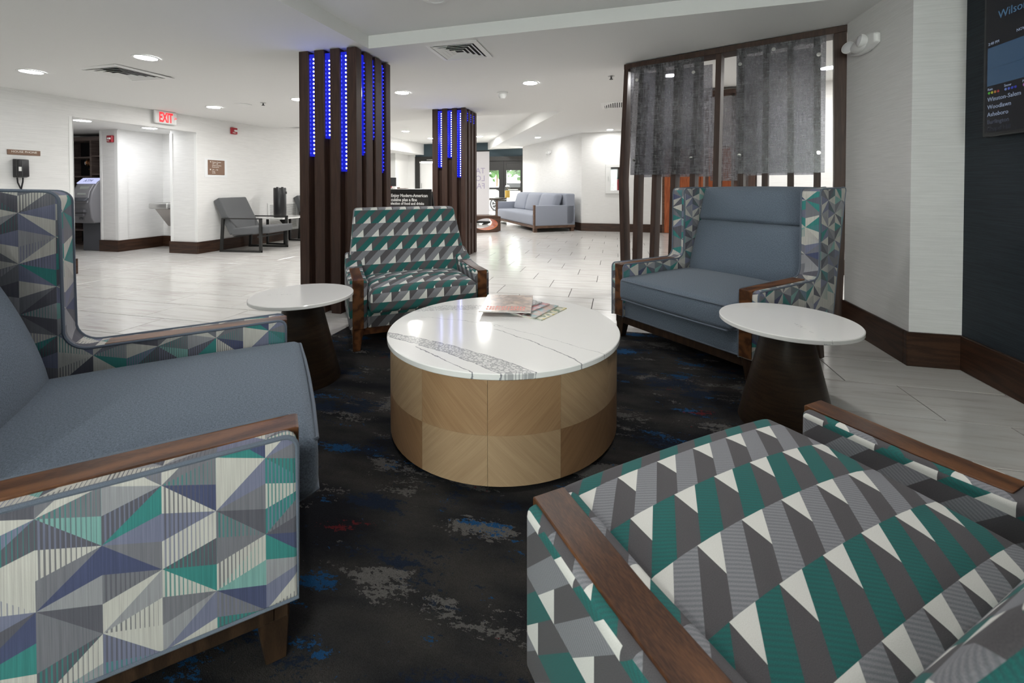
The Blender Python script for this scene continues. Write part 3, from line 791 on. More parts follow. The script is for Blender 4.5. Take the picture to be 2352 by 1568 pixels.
# ------------------------------------------------------------------ round coffee table
CT = (-.539, 2.073)
t = thing('coffee_table', 'round coffee table with veined white top and blond veneer drum', 'table', (*CT, RUGZ))
ht = .458 - RUGZ
ob('tabletop', B().lathe([(0, ht - .026), (.556, ht - .026), (.5605, ht - .022), (.561, ht - .003), (.558, ht), (0, ht)], 128), M['quartz'], t)
ob('core', B().lathe([(.50, .0), (.50, .02), (.525, .021), (.525, ht - .03), (0, ht - .03)], 64), M['legw'], t)
VN = {}
for nm, a, b_ in (('light', (.34, .22, .125), (.48, .34, .205)), ('mid', (.29, .165, .082), (.43, .275, .15)), ('dark', (.205, .11, .052), (.31, .18, .092))):
    for sg in (1, -1): VN[nm, sg] = veneer('%s_veneer_%s' % (nm, 'rising' if sg > 0 else 'falling'), a, b_, sg)
RB = .546
tone = {0: ('light', 'dark'), 1: ('mid', 'light'), 2: ('mid', 'light'), 3: ('light', 'dark')}
base_ang = -90 + 13.53 - 35.5
for k in range(12):
    for row in range(2):
        a0 = R(base_ang + 30 * (k - 1)) + .0012; a1 = R(base_ang + 30 * k) - .0012
        z0, z1 = ((.022, .212), (.2125, ht - .031))[row]
        b = bmesh.new(); n = 6; ul = b.loops.layers.uv.verify(); cols_ = []
        for i in range(n + 1):
            a = a0 + (a1 - a0) * i / n
            cols_.append([b.verts.new((RR * math.cos(a), RR * math.sin(a), z)) for RR, z in ((RB, z0), (RB, z1), (RB - .02, z1), (RB - .02, z0))])
        for i in range(n):
            for q in range(4):
                f = b.faces.new((cols_[i][q], cols_[i + 1][q], cols_[i + 1][(q + 1) % 4], cols_[i][(q + 1) % 4])); f.smooth = q == 0
                for l in f.loops:
                    l[ul].uv = (math.atan2(l.vert.co.y, l.vert.co.x) * RB if True else 0, l.vert.co.z)
        b.faces.new(cols_[0][::-1]); b.faces.new(cols_[-1])
        bmesh.ops.recalc_face_normals(b, faces=b.faces[:])
        me = bpy.data.meshes.new('veneer_panel'); b.to_mesh(me); b.free()
        tn = tone[k % 4][1 - row]; sg = (1 if k % 2 == 0 else -1) * (1 if row else -1)
        me.set_sharp_from_angle(angle=R(25)); me.materials.append(VN[tn, -sg])
        ob('veneer_panel', me, None, t)

# magazines, bottom one first
covers = [((.50, .55, .35), (.12, .2, .1), (.75, .72, .6), (.6, .5, .1)), ((.14, .22, .25), (.2, .36, .38), (.5, .3, .25), (.3, .45, .45)), ((.09, .1, .14), (.22, .23, .28), (.45, .12, .13), (.6, .6, .62)),
          ((.02, .02, .03), (.08, .08, .09), (.3, .3, .33), (.12, .06, .07)), ((.42, .28, .21), (.55, .40, .31), (.25, .19, .17), (.60, .46, .38))]
labs = ['green and white magazine at the bottom right of the fan', 'teal covered magazine second from the bottom of the fan', 'grey magazine with red print in the middle of the fan', 'black covered magazine second from the top of the fan', 'peach covered magazine lying on top of the fan']
pos = [(-.41, 2.345, -22), (-.455, 2.36, -19), (-.515, 2.375, -25), (-.565, 2.395, -30), (-.595, 2.372, 9)]
for i in range(5):
    x, y, a = pos[i]; th = (.004, .005, .006, .006, .006)[i]; z0 = .458 + (0, .0042, .0094, .0156, .0234)[i]
    w, h = (.20, .27) if i < 4 else (.275, .35)
    g = thing('magazine', labs[i], 'magazine', (x, y, z0), R(a), 'magazines on the coffee table')
    ob('pages', B().box(-w / 2 + .002, w / 2 - .002, -h / 2 + .002, h / 2 - .002, .0004, th - .0006), M['paper'], g)
    cm = cover_mat('cover_%s' % ['green', 'teal', 'grey', 'black', 'peach'][i], covers[i], (14, 9, 12, 10, 9)[i], (1, 1.6, 1))
    ob('cover', B().box(-w / 2, w / 2, -h / 2, h / 2, th - .0006, th).box(-w / 2, w / 2, -h / 2, h / 2, 0, .0004).box(-w / 2 - .0006, -w / 2, -h / 2, h / 2, 0, th), cm, g)
    if i == 4:
        m = Mat('red_print'); 
        b = B()
        for k in range(13):
            for rr in range(2):
                b.box(-w / 2 + .03 + k * .0165, -w / 2 + .043 + k * .0165 - random.random() * .004, -h / 2 + .03 + rr * .042, -h / 2 + .055 + rr * .042 + random.random() * .01, th, th + .0002)
        ob('cover_headline', b, plain('headline_red', (.6, .12, .07), .4), g, label='band of blurred red print')
    if i == 3:
        b = B()
        for k in range(6): b.tube([(w / 2 - .10 + k * .017 + .006 * math.cos(q), h / 2 - .02 + .008 * math.sin(q), th + .0002) for q in [j * PI / 4 for j in range(8)]], .0008, True, 4)
        ob('cover_print', b, M['paper'], g, label='row of pale round marks')

# ------------------------------------------------------------------ side tables
def side_table(x, y, r, h, label, z=RUGZ):
    t = thing('side_table', label, 'table', (x, y, z), R(random.uniform(0, 90)), 'round side tables')
    ob('tabletop', B().lathe([(0, h - .021 - z), (r - .004, h - .021 - z), (r, h - .018 - z), (r, h - .003 - z), (r - .003, h - z), (0, h - z)], 96), M['quartz2'], t)
    ob('mounting_disc', B().lathe([(r * .6, h - .03 - z), (r * .6, h - .0215 - z), (0, h - .0215 - z)], 48), M['legw'], t)
    ob('cone_base', B().lathe([(0, 0), (.205, 0), (.207, .006), (.098, h - .0305 - z), (0, h - .0305 - z)], 64), M['cone'], t)
side_table(-1.803, 2.191, .283, .51, 'left round side table with white top on a dark cone')
side_table(.803, 2.326, .295, .51, 'right round side table with white top on a dark cone, by the wing chair')

# ------------------------------------------------------------------ wing chairs
def piping_loop(poly, x, r=.0055): return B().tube([(x, p[0], p[1]) for p in poly], r, True, 6)

def wing_chair(label, loc, rz, group):
    t = thing('wing_chair', label, 'chair', loc, rz, group)
    prof = [(.0, .165)] + arc((.03, .525), .03, 180, 90, 4) + [(.30, .551)] + arc((.635, .623), .075, -90, -8, 6) + [(.712, .80)] + arc((.755, 1.085), .04, 178, 90, 5) + [(.93, 1.130)] + arc((1.055, 1.115), .02, 90, -15, 3) + [(.975, .65), (.885, .165)]
    for sx in (-1, 1):
        x0, x1 = (.44, .56) if sx > 0 else (-.56, -.44)
        sp = ob('wing_side', B().prism(prof, 'x', x0, x1, .010, 3), M['star'], t, uv=lambda c, n: (c.y + .03, c.z) if abs(n.x) > .6 else ((c.x, c.z) if abs(n.y) > .7 else (c.y + .03, c.x)))
        for xx in (x0, x1): ob('piping', piping_loop(prof, xx + (.004 if xx == x0 else -.004)), M['piping'], sp)
        xc = .485 * sx if sx > 0 else -.485
        ob('arm_strip', B().prism([(-.005, .17), (-.005, .553), (.002, .556), (.60, .5545), (.60, .545), (.006, .545), (.006, .17)], 'x', xc - .037, xc + .037, .002, 1), M['arm'], t)
    ob('seat_deck', B().box(-.44, .44, .012, .80, .165, .31, .012), M['slate'], t)
    dk = t.children[-1]
    ob('piping', B().tube([(-.44, .012, .168), (.44, .012, .168)], .005), M['piping'], dk)
    cu = ob('seat_cushion', B().puff((0, .375, .385), (.435, .43, .078), .03, .035, .012, 10), M['slate'], t)
    for zz in (.312, .452):
        ob('piping', B().tube([(-.432, .60, zz), (-.432, .0, zz)] + [(-.405, -.055, zz), (-.20, -.062, zz), (0, -.064, zz), (.2, -.062, zz), (.405, -.055, zz)] + [(.432, .0, zz), (.432, .60, zz)], .0055), M['piping'], cu)
    tilt = lambda z: .62 + (z - .45) * .20
    lean = Matrix.Shear if False else None
    def back_shape(p): return (p.x, p.y + (p.z) * .34, p.z)
    ob('back_cushion', B().puff((0, .875, .645), (.437, .07, .225), .045, 0, .085, 8, shape=back_shape), M['slate'], t)
    ob('head_cushion', B().puff((0, .985, .995), (.437, .06, .138), .035, .008, .055, 8, shape=back_shape), M['slate'], t)
    ob('back_panel', B().hexa([(-.445, .78, .165), (.445, .78, .165), (.445, .875, .165), (-.445, .875, .165), (-.445, 1.0, 1.118), (.445, 1.0, 1.118), (.445, 1.06, 1.118), (-.445, 1.06, 1.118)], .01), M['star'], t)
    ob('rail', B().box(-.535, .535, .02, .05, .108, .166, .003, 1).box(-.535, .535, .80, .83, .108, .166, .003, 1).box(-.535, -.505, .05, .80, .108, .166, .003, 1).box(.505, .535, .05, .80, .108, .166, .003, 1), M['legw'], t)
    for sx in (-1, 1):
        for y0, dy in ((.055, -.008), (.80, .05)):
            x = sx * .49; a, b_ = .040, .023
            ob('leg', B().hexa([(x - b_ + sx * .012, y0 - b_ + dy, 0), (x + b_ + sx * .012, y0 - b_ + dy, 0), (x + b_ + sx * .012, y0 + b_ + dy, 0), (x - b_ + sx * .012, y0 + b_ + dy, 0),
                                (x - a, y0 - a, .165), (x + a, y0 - a, .165), (x + a, y0 + a, .165), (x - a, y0 + a, .165)], .003, 1), M['legw'], t)
    return t
wc = wing_chair('blue wing chair with star print sides in the left foreground', (-1.11, 1.28, RUGZ), R(132.5), 'wing chairs')
dup(wc, (.37, 3.02, RUGZ), R(-44.5), 'blue wing chair with star print sides before the slatted screen', 'wing chairs')

# ------------------------------------------------------------------ geometric lounge chairs
def lounge_chair(label, loc, rz, group):
    t = thing('lounge_chair', label, 'chair', loc, rz, group)
    prof = [(.005, .155), (.0, .17)] + arc((.018, .474), .018, 180, 90, 3) + [(.25, .494), (.42, .505), (.55, .56), (.64, .60), (.68, .45), (.66, .155)]
    for sx in (-1, 1):
        x0, x1 = (.388, .512) if sx > 0 else (-.512, -.388)
        ob('arm', B().prism(prof, 'x', x0, x1, .018, 4), M['bar'], t, uv=lambda c, n: (c.y, c.z) if abs(n.x) > .6 else ((c.x, c.z) if abs(n.y) > .7 else (c.x, c.y + .5)))
        xc = .452 * sx
        ob('arm_strip', B().prism([(-.006, .158), (-.006, .494), (.0, .498), (.25, .4985), (.415, .508), (.415, .495), (.004, .483), (.004, .158)], 'x', xc - .037, xc + .037, .002, 1), M['arm'], t)
    ob('seat_deck', B().box(-.39, .39, .0, .60, .155, .275, .012), M['bar'], t)
    ob('seat_cushion', B().puff((0, .20, .352), (.384, .305, .076), .035, .048, .012, 10), M['bar'], t, uv=lambda c, n: (c.x, c.y + .155 + .118 * 4) if n.z > .5 else ((c.x, c.z) if abs(n.y) > .5 else (c.y, c.z)))
    S = .5
    Hb, zb = .60, .385
    def shp(p):
        z = p.z + Hb / 2
        f = z / Hb
        w = 1 - .135 * min(1, max(0, (f - .05) / .95))
        return (p.x * w, p.y + z * .47 + .01 * math.cos(p.x * 3.2), p.z)
    ob('backrest', B().puff((0, .505, zb + Hb / 2 - .03), (.498, .070, Hb / 2), .03, .004, .012, 10, shape=shp), M['bar'], t, uv=lambda c, n: (c.x, c.z * 1.10 + .03) if abs(n.y) > .4 else ((c.x, c.y + .09) if abs(n.z) > .6 else (c.y, c.z)))
    ob('rail', B().box(-.49, .49, .02, .05, .105, .156, .003, 1).box(-.49, .49, .60, .63, .105, .156, .003, 1).box(-.49, -.46, .05, .60, .105, .156, .003, 1).box(.46, .49, .05, .60, .105, .156, .003, 1), M['arm'], t)
    for sx in (-1, 1):
        for y0, dy in ((.035, -.004), (.60, .06)):
            x = sx * .452; a, b_ = .0365, .024
            ob('leg', B().hexa([(x - b_ + sx * .01, y0 - b_ + dy, 0), (x + b_ + sx * .01, y0 - b_ + dy, 0), (x + b_ + sx * .01, y0 + b_ + dy, 0), (x - b_ + sx * .01, y0 + b_ + dy, 0),
                                (x - a, y0 - a, .157), (x + a, y0 - a, .157), (x + a, y0 + a, .157), (x - a, y0 + a, .157)], .003, 1), M['arm'], t)
    return t
lc = lounge_chair('teal and grey geometric lounge chair in front of the near column', (-1.363, 2.907, RUGZ), R(37), 'geometric lounge chairs')
dup(lc, (.221, 1.176, RUGZ), R(-141.8), 'teal and grey geometric lounge chair in the right foreground, seen from behind', 'geometric lounge chairs')

# ------------------------------------------------------------------ left wall
t = thing('exit_sign', 'white exit sign with red lit letters below the left ceiling', 'sign', (LW + .06, 5.30, 2.215))
ob('housing', B().box(-.022, .022, -.17, .17, -.10, .10, .018, 3), M['whitep'], t)
ob('mount', B().lathe([(.06, .10), (.06, .115), (.045, .12), (0, .12)], 20), M['whitep'], t)
text('exit_lettering', 'EXIT', .205, (.0235, -.112, -.073), (0, 1, 0), (0, 0, 1), M['exitr'], t, sx=.50, bold=.006)
text('exit_chevron', '>', .085, (.0235, .118, -.03), (0, 1, 0), (0, 0, 1), M['exitr'], t)
t = thing('house_phone', 'black wall phone under the brown house phone sign', 'phone', (LW, 3.62, 1.25))
ob('body', B().prism([(0, 0), (.055, .01), (.062, .12), (.052, .215), (0, .22)], 'y', -.055, .075, .008, 2, mtx=Matrix(((1, 0, 0, 0), (0, 1, 0, 0), (0, 0, 1, 0), (0, 0, 0, 1))) if False else None) if False else B().hexa([(0, -.055, 0), (.055, -.05, .01), (.055, .07, .01), (0, .075, 0), (0, -.055, .22), (.05, -.05, .215), (.05, .07, .215), (0, .075, .22)], .008, 2), M['blackp'], t)
ob('handset', B().puff((.065, -.028, .112), (.022, .024, .10), .014, 0, 0, 3), M['blackp'], t)
ob('number_card', B().box(.0875, .0885, -.045, -.02, .075, .125), M['paper'], t, label='small white card')
ob('cord', B().tube([(.03, -.03, 0), (.03, -.025, -.06), (.03, .0, -.13), (.03, .01, -.155), (.03, .005, -.13), (.03, .02, -.05), (.03, .022, 0)], .008), M['blackp'], t)
t = thing('phone_sign', 'brown wall sign reading house phone above the black phone', 'sign', (LW, 3.67, 1.548))
ob('plate', B().box(0, .008, -.149, .149, -.03, .03, .002, 1), M['sign'], t)
text('lettering', 'HOUSE PHONE', .034, (.0085, 0, -.004), (0, 1, 0), (0, 0, 1), M['signw'], t, 'CENTER')
t = thing('direction_sign', 'brown square direction sign on a clear backplate above the grey armchair', 'sign', (LW, 6.225, 1.475))
ob('backplate', B().box(0, .004, -.22, .22, -.17, .16), plain('frosted_backplate', (.78, .79, .80), .2), t)
ob('plate', B().box(.004, .010, -.165, .165, -.13, .13, .002, 1), M['sign'], t)
for i, s in enumerate(('Fitness Center', '127 - 133', 'Guest Laundry', 'Restrooms', '101 - 126', 'Pool', 'ATM')):
    z = .085 - i * .029 - (.018 if i > 3 else 0)
    text('lettering', s, .030, (.0105, -.085, z), (0, 1, 0), (0, 0, 1), M['signw'], t)
    if i in (0, 4): ob('arrow', B().prism([(-.128, z + .002), (-.108, z + .002), (-.108, z + .022), (-.128, z + .022)], 'x', .0101, .0108) if i else B().prism([(-.130, z + .012), (-.108, z + .0), (-.108, z + .024)], 'x', .0101, .0108), M['signw'], t)
def strobe(loc, rz, label):
    t = thing('fire_alarm', label, 'alarm', loc, rz, 'red fire alarms')
    ob('body', B().box(-.06, .06, -.045, 0, -.06, .06, .010, 2), M['red'], t)
    ob('flash_lens', B().box(-.02, .045, -.062, -.045, -.012, .02, .006, 2), M['whitep'], t, label='clear flash lens')
    text('lettering', 'FIRE', .034, (-.048, -.0462, -.046), (1, 0, 0), (0, 0, 1), M['signw'], t)
strobe((LW, 6.58, 2.165), R(90), 'red fire alarm strobe high on the left wall beyond the exit sign')
strobe((-8.57, 5.72, 1.97), 0, 'red fire alarm strobe on the pier beside the cash machine')
t = thing('wall_grille', 'white louvred return grille low on the left wall behind the armchairs', 'vent', (LW, 7.8, 0))
ob('frame', frame(B(), -.42, .42, .22, .80, -.018, 0, .04, None) if False else B().box(0, .018, -.42, .42, .76, .80).box(0, .018, -.42, .42, .22, .26).box(0, .018, -.42, -.38, .26, .76).box(0, .018, .38, .42, .26, .76), M['whitep'], t)
ob('backing', B().box(0, .002, -.38, .38, .26, .76), plain('grille_shadow', (.25, .25, .25), .8), t)
for i in range(22): ob('louver', B().box(.002, .014, -.38, .38, .268 + i * .0223, .282 + i * .0223), M['whitep'], t)

# grey armchairs, table and tower fan
def sled_chair(label, loc, rz):
    t = thing('sled_armchair', label, 'chair', loc, rz, 'grey sled base armchairs')
    for sy in (-.36, .33):
        b = B(); w = .045
        b.hexa([(-.40, sy, 0), (-.355, sy, 0), (-.355, sy + .03, 0), (-.40, sy + .03, 0), (-.36, sy, .585), (-.315, sy, .585), (-.315, sy + .03, .585), (-.36, sy + .03, .585)])
        b.box(.355, .40, sy, sy + .03, 0, .585).box(-.36, .40, sy, sy + .03, .573, .593).box(-.40, .40, sy, sy + .03, 0, .035)
        ob('side_frame', b, M['gunm'], t)
    for xa in (.30, -.15): ob('cross_bar', B().box(xa, xa + .03, -.33, .33, .255, .28), M['gunm'], t)
    rt = Matrix.Translation((.10, 0, .365)) @ Matrix.Rotation(R(-4), 4, 'Y')
    ob('seat', B().puff((0.06, 0, 0), (.36, .325, .062), .02, .01, 0, 4, mtx=rt), M['greyfab'], t)
    rb = Matrix.Translation((-.19, 0, .345)) @ Matrix.Rotation(R(-28), 4, 'Y')
    ob('backrest', B().puff((0, 0, .31), (.065, .325, .34), .022, .0, 0, 4, mtx=rb), M['greyfab'], t)
    return t
sc_ = sled_chair('grey armchair with black sled frame under the direction sign', (-6.37, 6.53, 0), R(6))
dup(sc_, (-6.37, 8.45, 0), R(2), 'grey armchair with black sled frame, half hidden behind the near column')
t = thing('low_table', 'white topped table between the two grey sled armchairs', 'table', (-6.50, 7.46, 0))
ob('tabletop', B().box(-.27, .27, -.42, .42, .505, .53, .004, 1), M['quartz2'], t)
for sy in (-.3, .3): ob('leg', B().box(-.22, -.18, sy, sy + .03, 0, .505).box(.18, .22, sy, sy + .03, 0, .505).box(-.22, .22, sy, sy + .03, 0, .03).hexa([(.1, sy, .47), (.18, sy, .40), (.18, sy + .03, .40), (.1, sy + .03, .47), (.1, sy, .505), (.18, sy, .505), (.18, sy + .03, .505), (.1, sy + .03, .505)]), M['blackm'], t)
t = thing('air_purifier', 'tall black cylindrical air purifier standing on the white table', 'appliance', (-6.52, 7.30, .53))
ob('body', B().lathe([(0, 0), (.110, 0), (.115, .01), (.115, .57), (.108, .585), (0, .585)], 40), M['blackp'], t)
ob('control_panel', B().box(.10, .117, .02, .06, .46, .51, .004, 1), M['blackm'], t)
ob('top_handles', B().box(-.07, -.05, -.02, .02, .585, .60).box(.05, .07, -.02, .02, .585, .60), M['blackp'], t)

# ------------------------------------------------------------------ hall: shelves, cash machine, fountain
t = thing('display_shelves', 'dark wooden display shelving with ornaments behind the cash machine', 'shelves', (-9.5, 6.03, 0))
ob('back_panel', B().box(-.9, .7, .34, .37, 0, 2.02), plain('black_panel', (.012, .011, .013), .7), t)
ob('upright', B().box(-.90, -.86, 0, .34, 0, 2.05), M['shelfw'], t); ob('upright', B().box(-.085, -.04, 0, .34, 0, 2.05), M['shelfw'], t); ob('upright', B().box(.62, .66, 0, .34, 0, 2.05), M['shelfw'], t)
ob('cornice', B().box(-.9, .66, -.01, .34, 2.0, 2.07, .004, 1), M['shelfw'], t)
for z in (.04, .33, .60, 1.08, 1.34, 1.70): ob('shelf', B().box(-.86, -.085, .0, .34, z - .025, z, .002, 1), M['shelfw'], t)
for z in (.04, .60, 1.08, 1.38, 1.72): ob('shelf', B().box(-.04, .62, .0, .34, z - .025, z, .002, 1), M['shelfw'], t)
ob('plinth', B().box(-.9, .66, .01, .05, 0, .016), M['shelfw'], t)
g = thing('plate_ornament', 'round silver plate on a stand on the upper left shelf', 'ornament', (-9.72, 6.2, 1.70))
ob('plate', B().lathe([(0, .012), (.05, .008), (.09, 0), (.092, .006), (.05, .02), (0, .022)], 28, mtx=Matrix.Translation((0, 0, .105)) @ Matrix.Rotation(R(80), 4, 'X')), plain('silver_plate', (.62, .62, .6), .3, .3), g)
ob('stand', B().box(-.05, .05, -.02, .05, 0, .012).tube([(0, .03, .01), (0, .02, .12)], .006), M['blackm'], g)
g = thing('globe_lamp', 'copper and silver projector style lamp on a shelf, left of the cash machine', 'ornament', (-9.73, 6.2, 1.34))
ob('head', B().ball((0, 0, .245), .088, 3, (1.15, 1, .9)), M['copper'], g)
ob('lens_rim', B().lathe([(.045, 0), (.075, .005), (.075, .03), (.06, .035), (.0, .02)], 24, mtx=Matrix.Translation((-.08, -.02, .25)) @ Matrix.Rotation(R(-80), 4, 'Y')), M['chrome'], g)
ob('tripod', B().tube([(.02, 0, .16), (.04, 0, .09), (-.05, 0, 0)], .007).tube([(.04, 0, .09), (.08, .03, 0)], .007).tube([(.04, 0, .09), (.05, -.05, 0)], .007).tube([(-.12, -.02, .13), (.02, 0, .12)], .006), M['brass'], g)
g = thing('ship_wheel', 'brass ship wheel ornament on the upper right shelf', 'ornament', (-9.13, 6.22, 1.72))
b = B(); b.tube([(.09 * math.cos(a), 0, .14 + .09 * math.sin(a)) for a in [i * PI / 10 for i in range(20)]], .008, True)
for k in range(8): b.tube([(0, 0, .14), (.135 * math.cos(k * PI / 4), 0, .14 + .135 * math.sin(k * PI / 4))], .006)
ob('wheel', b, M['brass'], g)
ob('base', B().box(-.04, .04, -.03, .03, 0, .015), M['brass'], g)
g = thing('model_plane', 'small silver model plane on the shelf under the projector lamp', 'ornament', (-9.70, 6.2, 1.08))
ob('fuselage', B().tube([(-.08, 0, .05), (0, 0, .055), (.10, 0, .065)], [.012, .014, .005], n=8), M['chrome'], g)
ob('wings', B().box(-.04, -.005, -.11, .11, .05, .056).box(.08, .1, -.04, .04, .063, .067), M['chrome'], g); ob('stand', B().box(-.02, .02, -.02, .02, 0, .04), M['blackm'], g)
g = thing('bird_ornament', 'small silver bird ornament on a low shelf', 'ornament', (-9.68, 6.18, .33))
ob('body', B().ball((0, 0, .032), .03, 2, (1.7, .8, .9)), M['chrome'], g); ob('tail', B().tube([(.04, 0, .04), (.10, 0, .055)], [.012, .004]), M['chrome'], g)
g = thing('brass_horn', 'brass horn ornament on the lowest shelf', 'ornament', (-9.69, 6.18, .04))
ob('horn', B().tube([(-.08, 0, .07), (-.05, 0, .075), (0, 0, .09), (.05, 0, .06), (.06, 0, .03)], [.055, .035, .02, .016, .012], n=12), M['brass'], g)
ob('base', B().box(-.02, .09, -.04, .04, 0, .02), M['blackm'], g)
g = thing('copper_sail', 'copper sail shaped ornament on the shelf below the ship wheel', 'ornament', (-9.02, 6.2, 1.38))
ob('sail', B().prism([(-.07, .02), (.03, .02), (.01, .2)], 'y', -.004, .004), M['copper'], g); ob('base', B().box(-.05, .05, -.03, .03, 0, .02), M['blackm'], g)

t = thing('cash_machine', 'grey cash machine with lit topper beside the display shelves', 'cash machine', (-9.065, 5.855, 0), R(4))
ob('pedestal', B().box(-.20, .20, -.14, .14, 0, .56, .008, 1), M['atmd'], t)
bp = [(-.25, .50), (-.30, .60), (-.325, .85), (-.29, 1.05), (-.20, 1.22), (-.10, 1.30), (.15, 1.30), (.15, .50)]
hs = ob('housing', B().prism(bp, 'x', -.215, .215, .022, 3), M['atmg'], t)
ob('fascia', B().prism([(-.331, .86), (-.298, 1.055), (-.228, 1.18), (-.14, 1.17), (-.22, .86)], 'x', -.17, .17, .006, 1), plain('atm_light_grey', (.26, .26, .275), .4), t)
tp = ob('topper', B().prism([(-.232, 1.20), (-.125, 1.292), (-.10, 1.285), (-.2, 1.18)], 'x', -.20, .20, .004, 1), emit('topper_glow', (.62, .66, 1.0), .16), t, label='lit topper')
nrm = Vector((0, -.092, .107)).normalized(); upv = Vector((0, .107, .092)).normalized()
text('topper_lettering', 'ATM', .085, Vector((0, -.205, 1.222)) + nrm * .004, (1, 0, 0), upv, emit('atm_lettering', (.12, .14, .3), .08), tp, 'CENTER')
ob('screen', B().prism([(-.314, 1.0), (-.254, 1.145), (-.235, 1.13), (-.28, 1.0)], 'x', -.075, .105, .003, 1), emit('atm_screen', (.30, .32, .30), .1), t, label='small lit screen')
ob('keypad_ledge', B().hexa([(-.17, -.385, .885), (.17, -.385, .885), (.17, -.28, .90), (-.17, -.28, .90), (-.17, -.385, .91), (.17, -.385, .91), (.17, -.28, .97), (-.17, -.28, .97)], .006, 1), M['atmd'], t)
ob('cash_slot', B().box(-.13, .13, -.36, -.30, .69, .745, .006, 1).box(-.10, .10, -.345, -.30, .63, .68, .004, 1), plain('atm_slot', (.09, .09, .10), .35), t)
ob('logo_plate', B().box(-.03, .03, -.318, -.30, .565, .595, .002, 1), M['atmd'], t)

t = thing('drinking_fountain', 'steel wall mounted drinking fountain in the alcove', 'fountain', (-7.99, 6.5, 0), R(180))
ob('basin', B().box(-.22, .22, 0, .46, .735, .845, .03, 3), M['steel'], t)
ob('bowl', B().lathe([(.15, .0), (.12, -.035), (0, -.045)], 24, (0, .25, .847)).lathe([(.17, .004), (.15, .0)], 24, (0, .25, .846)), M['chrome'], t)
ob('apron', B().hexa([(-.20, 0, .38), (.20, 0, .38), (.20, .12, .40), (-.20, .12, .40), (-.20, 0, .735), (.20, 0, .735), (.20, .36, .735), (-.20, .36, .735)], .008, 1), plain('fountain_apron', (.42, .39, .37), .4, .5), t)
ob('bubbler', B().tube([(.0, .09, .845), (0, .09, .88), (0, .12, .90), (0, .15, .89)], .014, n=8), M['chrome'], t)
ob('backsplash', B().box(-.20, .20, .002, .014, .845, 1.18, .004, 1), M['steel'], t)
ob('drain_pipe', B().tube([(0, .05, .38), (0, .05, .2), (0, .03, .17), (0, .0, .17)], .02, n=8), M['chrome'], t)

# ------------------------------------------------------------------ right wall
t = thing('emergency_light', 'white twin head emergency light high on the right wall', 'light', (1.83, 3.79, 2.21), R(90))
ob('backplate', B().puff((0, .022, 0), (.175, .022, .06), .02, 0, 0, 5, shape=lambda p: (p.x, p.y, p.z * math.sqrt(max(.05, 1 - (p.x / .2) ** 2)) * 1.15)), M['whitep'], t)
ob('cover', B().ball((.02, .045, -.005), .06, 2, (1.7, .7, .8)), M['whitep'], t)
for x, a in ((-.06, -10), (.13, 35)):
    mt = Matrix.Translation((x, .055, .012)) @ Matrix.Scale(.8, 4) @ Matrix.Rotation(R(a), 4, 'Z') @ Matrix.Rotation(R(-78), 4, 'X')
    h = ob('lamp_head', B().lathe([(.0, -.03), (.035, -.025), (.056, .01), (.060, .035), (.052, .037)], 24, mtx=mt), M['whitep'], t)
    ob('lens', B().lathe([(.053, .035), (.035, .05), (0, .055)], 24, mtx=mt), plain('clear_lens', (.7, .7, .72), .06), h)
t = thing('wall_display', 'black wall screen showing a weather map on the navy wall', 'screen', (2.11, 2.74, 0), R(-90))
# local x runs towards the camera side along the wall, local -y faces the room
ob('bezel', B().box(-.335, .335, -.052, 0, 1.43, 2.55, .006, 1), M['blackp'], t)
ob('panel', B().box(-.315, .315, -.0535, -.052, 1.45, 2.53), emit('screen_black', (.02, .025, .06), .01), t)
ob('map_area', B().box(-.30, .31, -.0545, -.0535, 1.715, 1.93), emit('screen_map', (.10, .23, .42), .035), t, label='blue map')
ob('map_border', B().box(-.30, .31, -.0547, -.0545, 1.81, 1.812), emit('map_line', (.06, .14, .25), .03), t)
SW = emit('screen_text', (.45, .55, .75), .055)
for s, z, st, sz in (('Winston-Salem', 1.628, 1, .034), ('Woodlawn', 1.585, 1, .034), ('Asheboro', 1.543, 1, .034), ('Burlington', 1.501, .5, .034), ('Chapel Hill', 1.462, .2, .034)):
    text('screen_lettering', s, sz, (-.297, -.0542, z), (1, 0, 0), (0, 0, 1), SW if st == 1 else emit('screen_text_dim', (.3, .35, .5), .04 * st), t)
text('screen_lettering', 'Wilson', .062, (-.235, -.0542, 2.075), (1, 0, 0), (0, 0, 1), emit('screen_title', (.15, .35, .6), .04), t)
text('screen_lettering', '2:40 PM', .022, (-.297, -.0542, 1.945), (1, 0, 0), (0, 0, 1), SW, t)
text('screen_lettering', 'NOW', .022, (-.12, -.0542, 1.965), (1, 0, 0), (0, 0, 1), SW, t)
for k, (s, x, cols) in enumerate((('Rain', -.297, ((.1, .6, .05), (.6, .6, .05), (.6, .25, .05), (.5, .05, .05))), ('Snow', -.19, ((.2, .3, .7), (.1, .15, .7), (.05, .08, .6), (.03, .04, .5))), ('Mix', -.08, ((.5, .2, .6), (.4, .1, .5))))):
    text('screen_lettering', s, .020, (x, -.0542, 1.69), (1, 0, 0), (0, 0, 1), SW, t)
    for j, c in enumerate(cols): ob('legend_dot', B().lathe([(0, 0), (.0075, 0), (.0075, .0006), (0, .0006)], 12, mtx=Matrix.Translation((x + .010 + j * .020, -.0536, 1.676)) @ Matrix.Rotation(R(90), 4, 'X')), emit('legend_%d_%d' % (k, j), c, .06), t)

# ------------------------------------------------------------------ far side: sofa, ottoman table, banner, chalkboard
SA = math.atan2(-.838, .546) + 0
t = thing('sofa', 'pale blue grey sofa with loose back pillows on the diagonal far wall', 'sofa', (-1.95, 10.47, 0), math.atan2(2.30, -1.5) + PI)
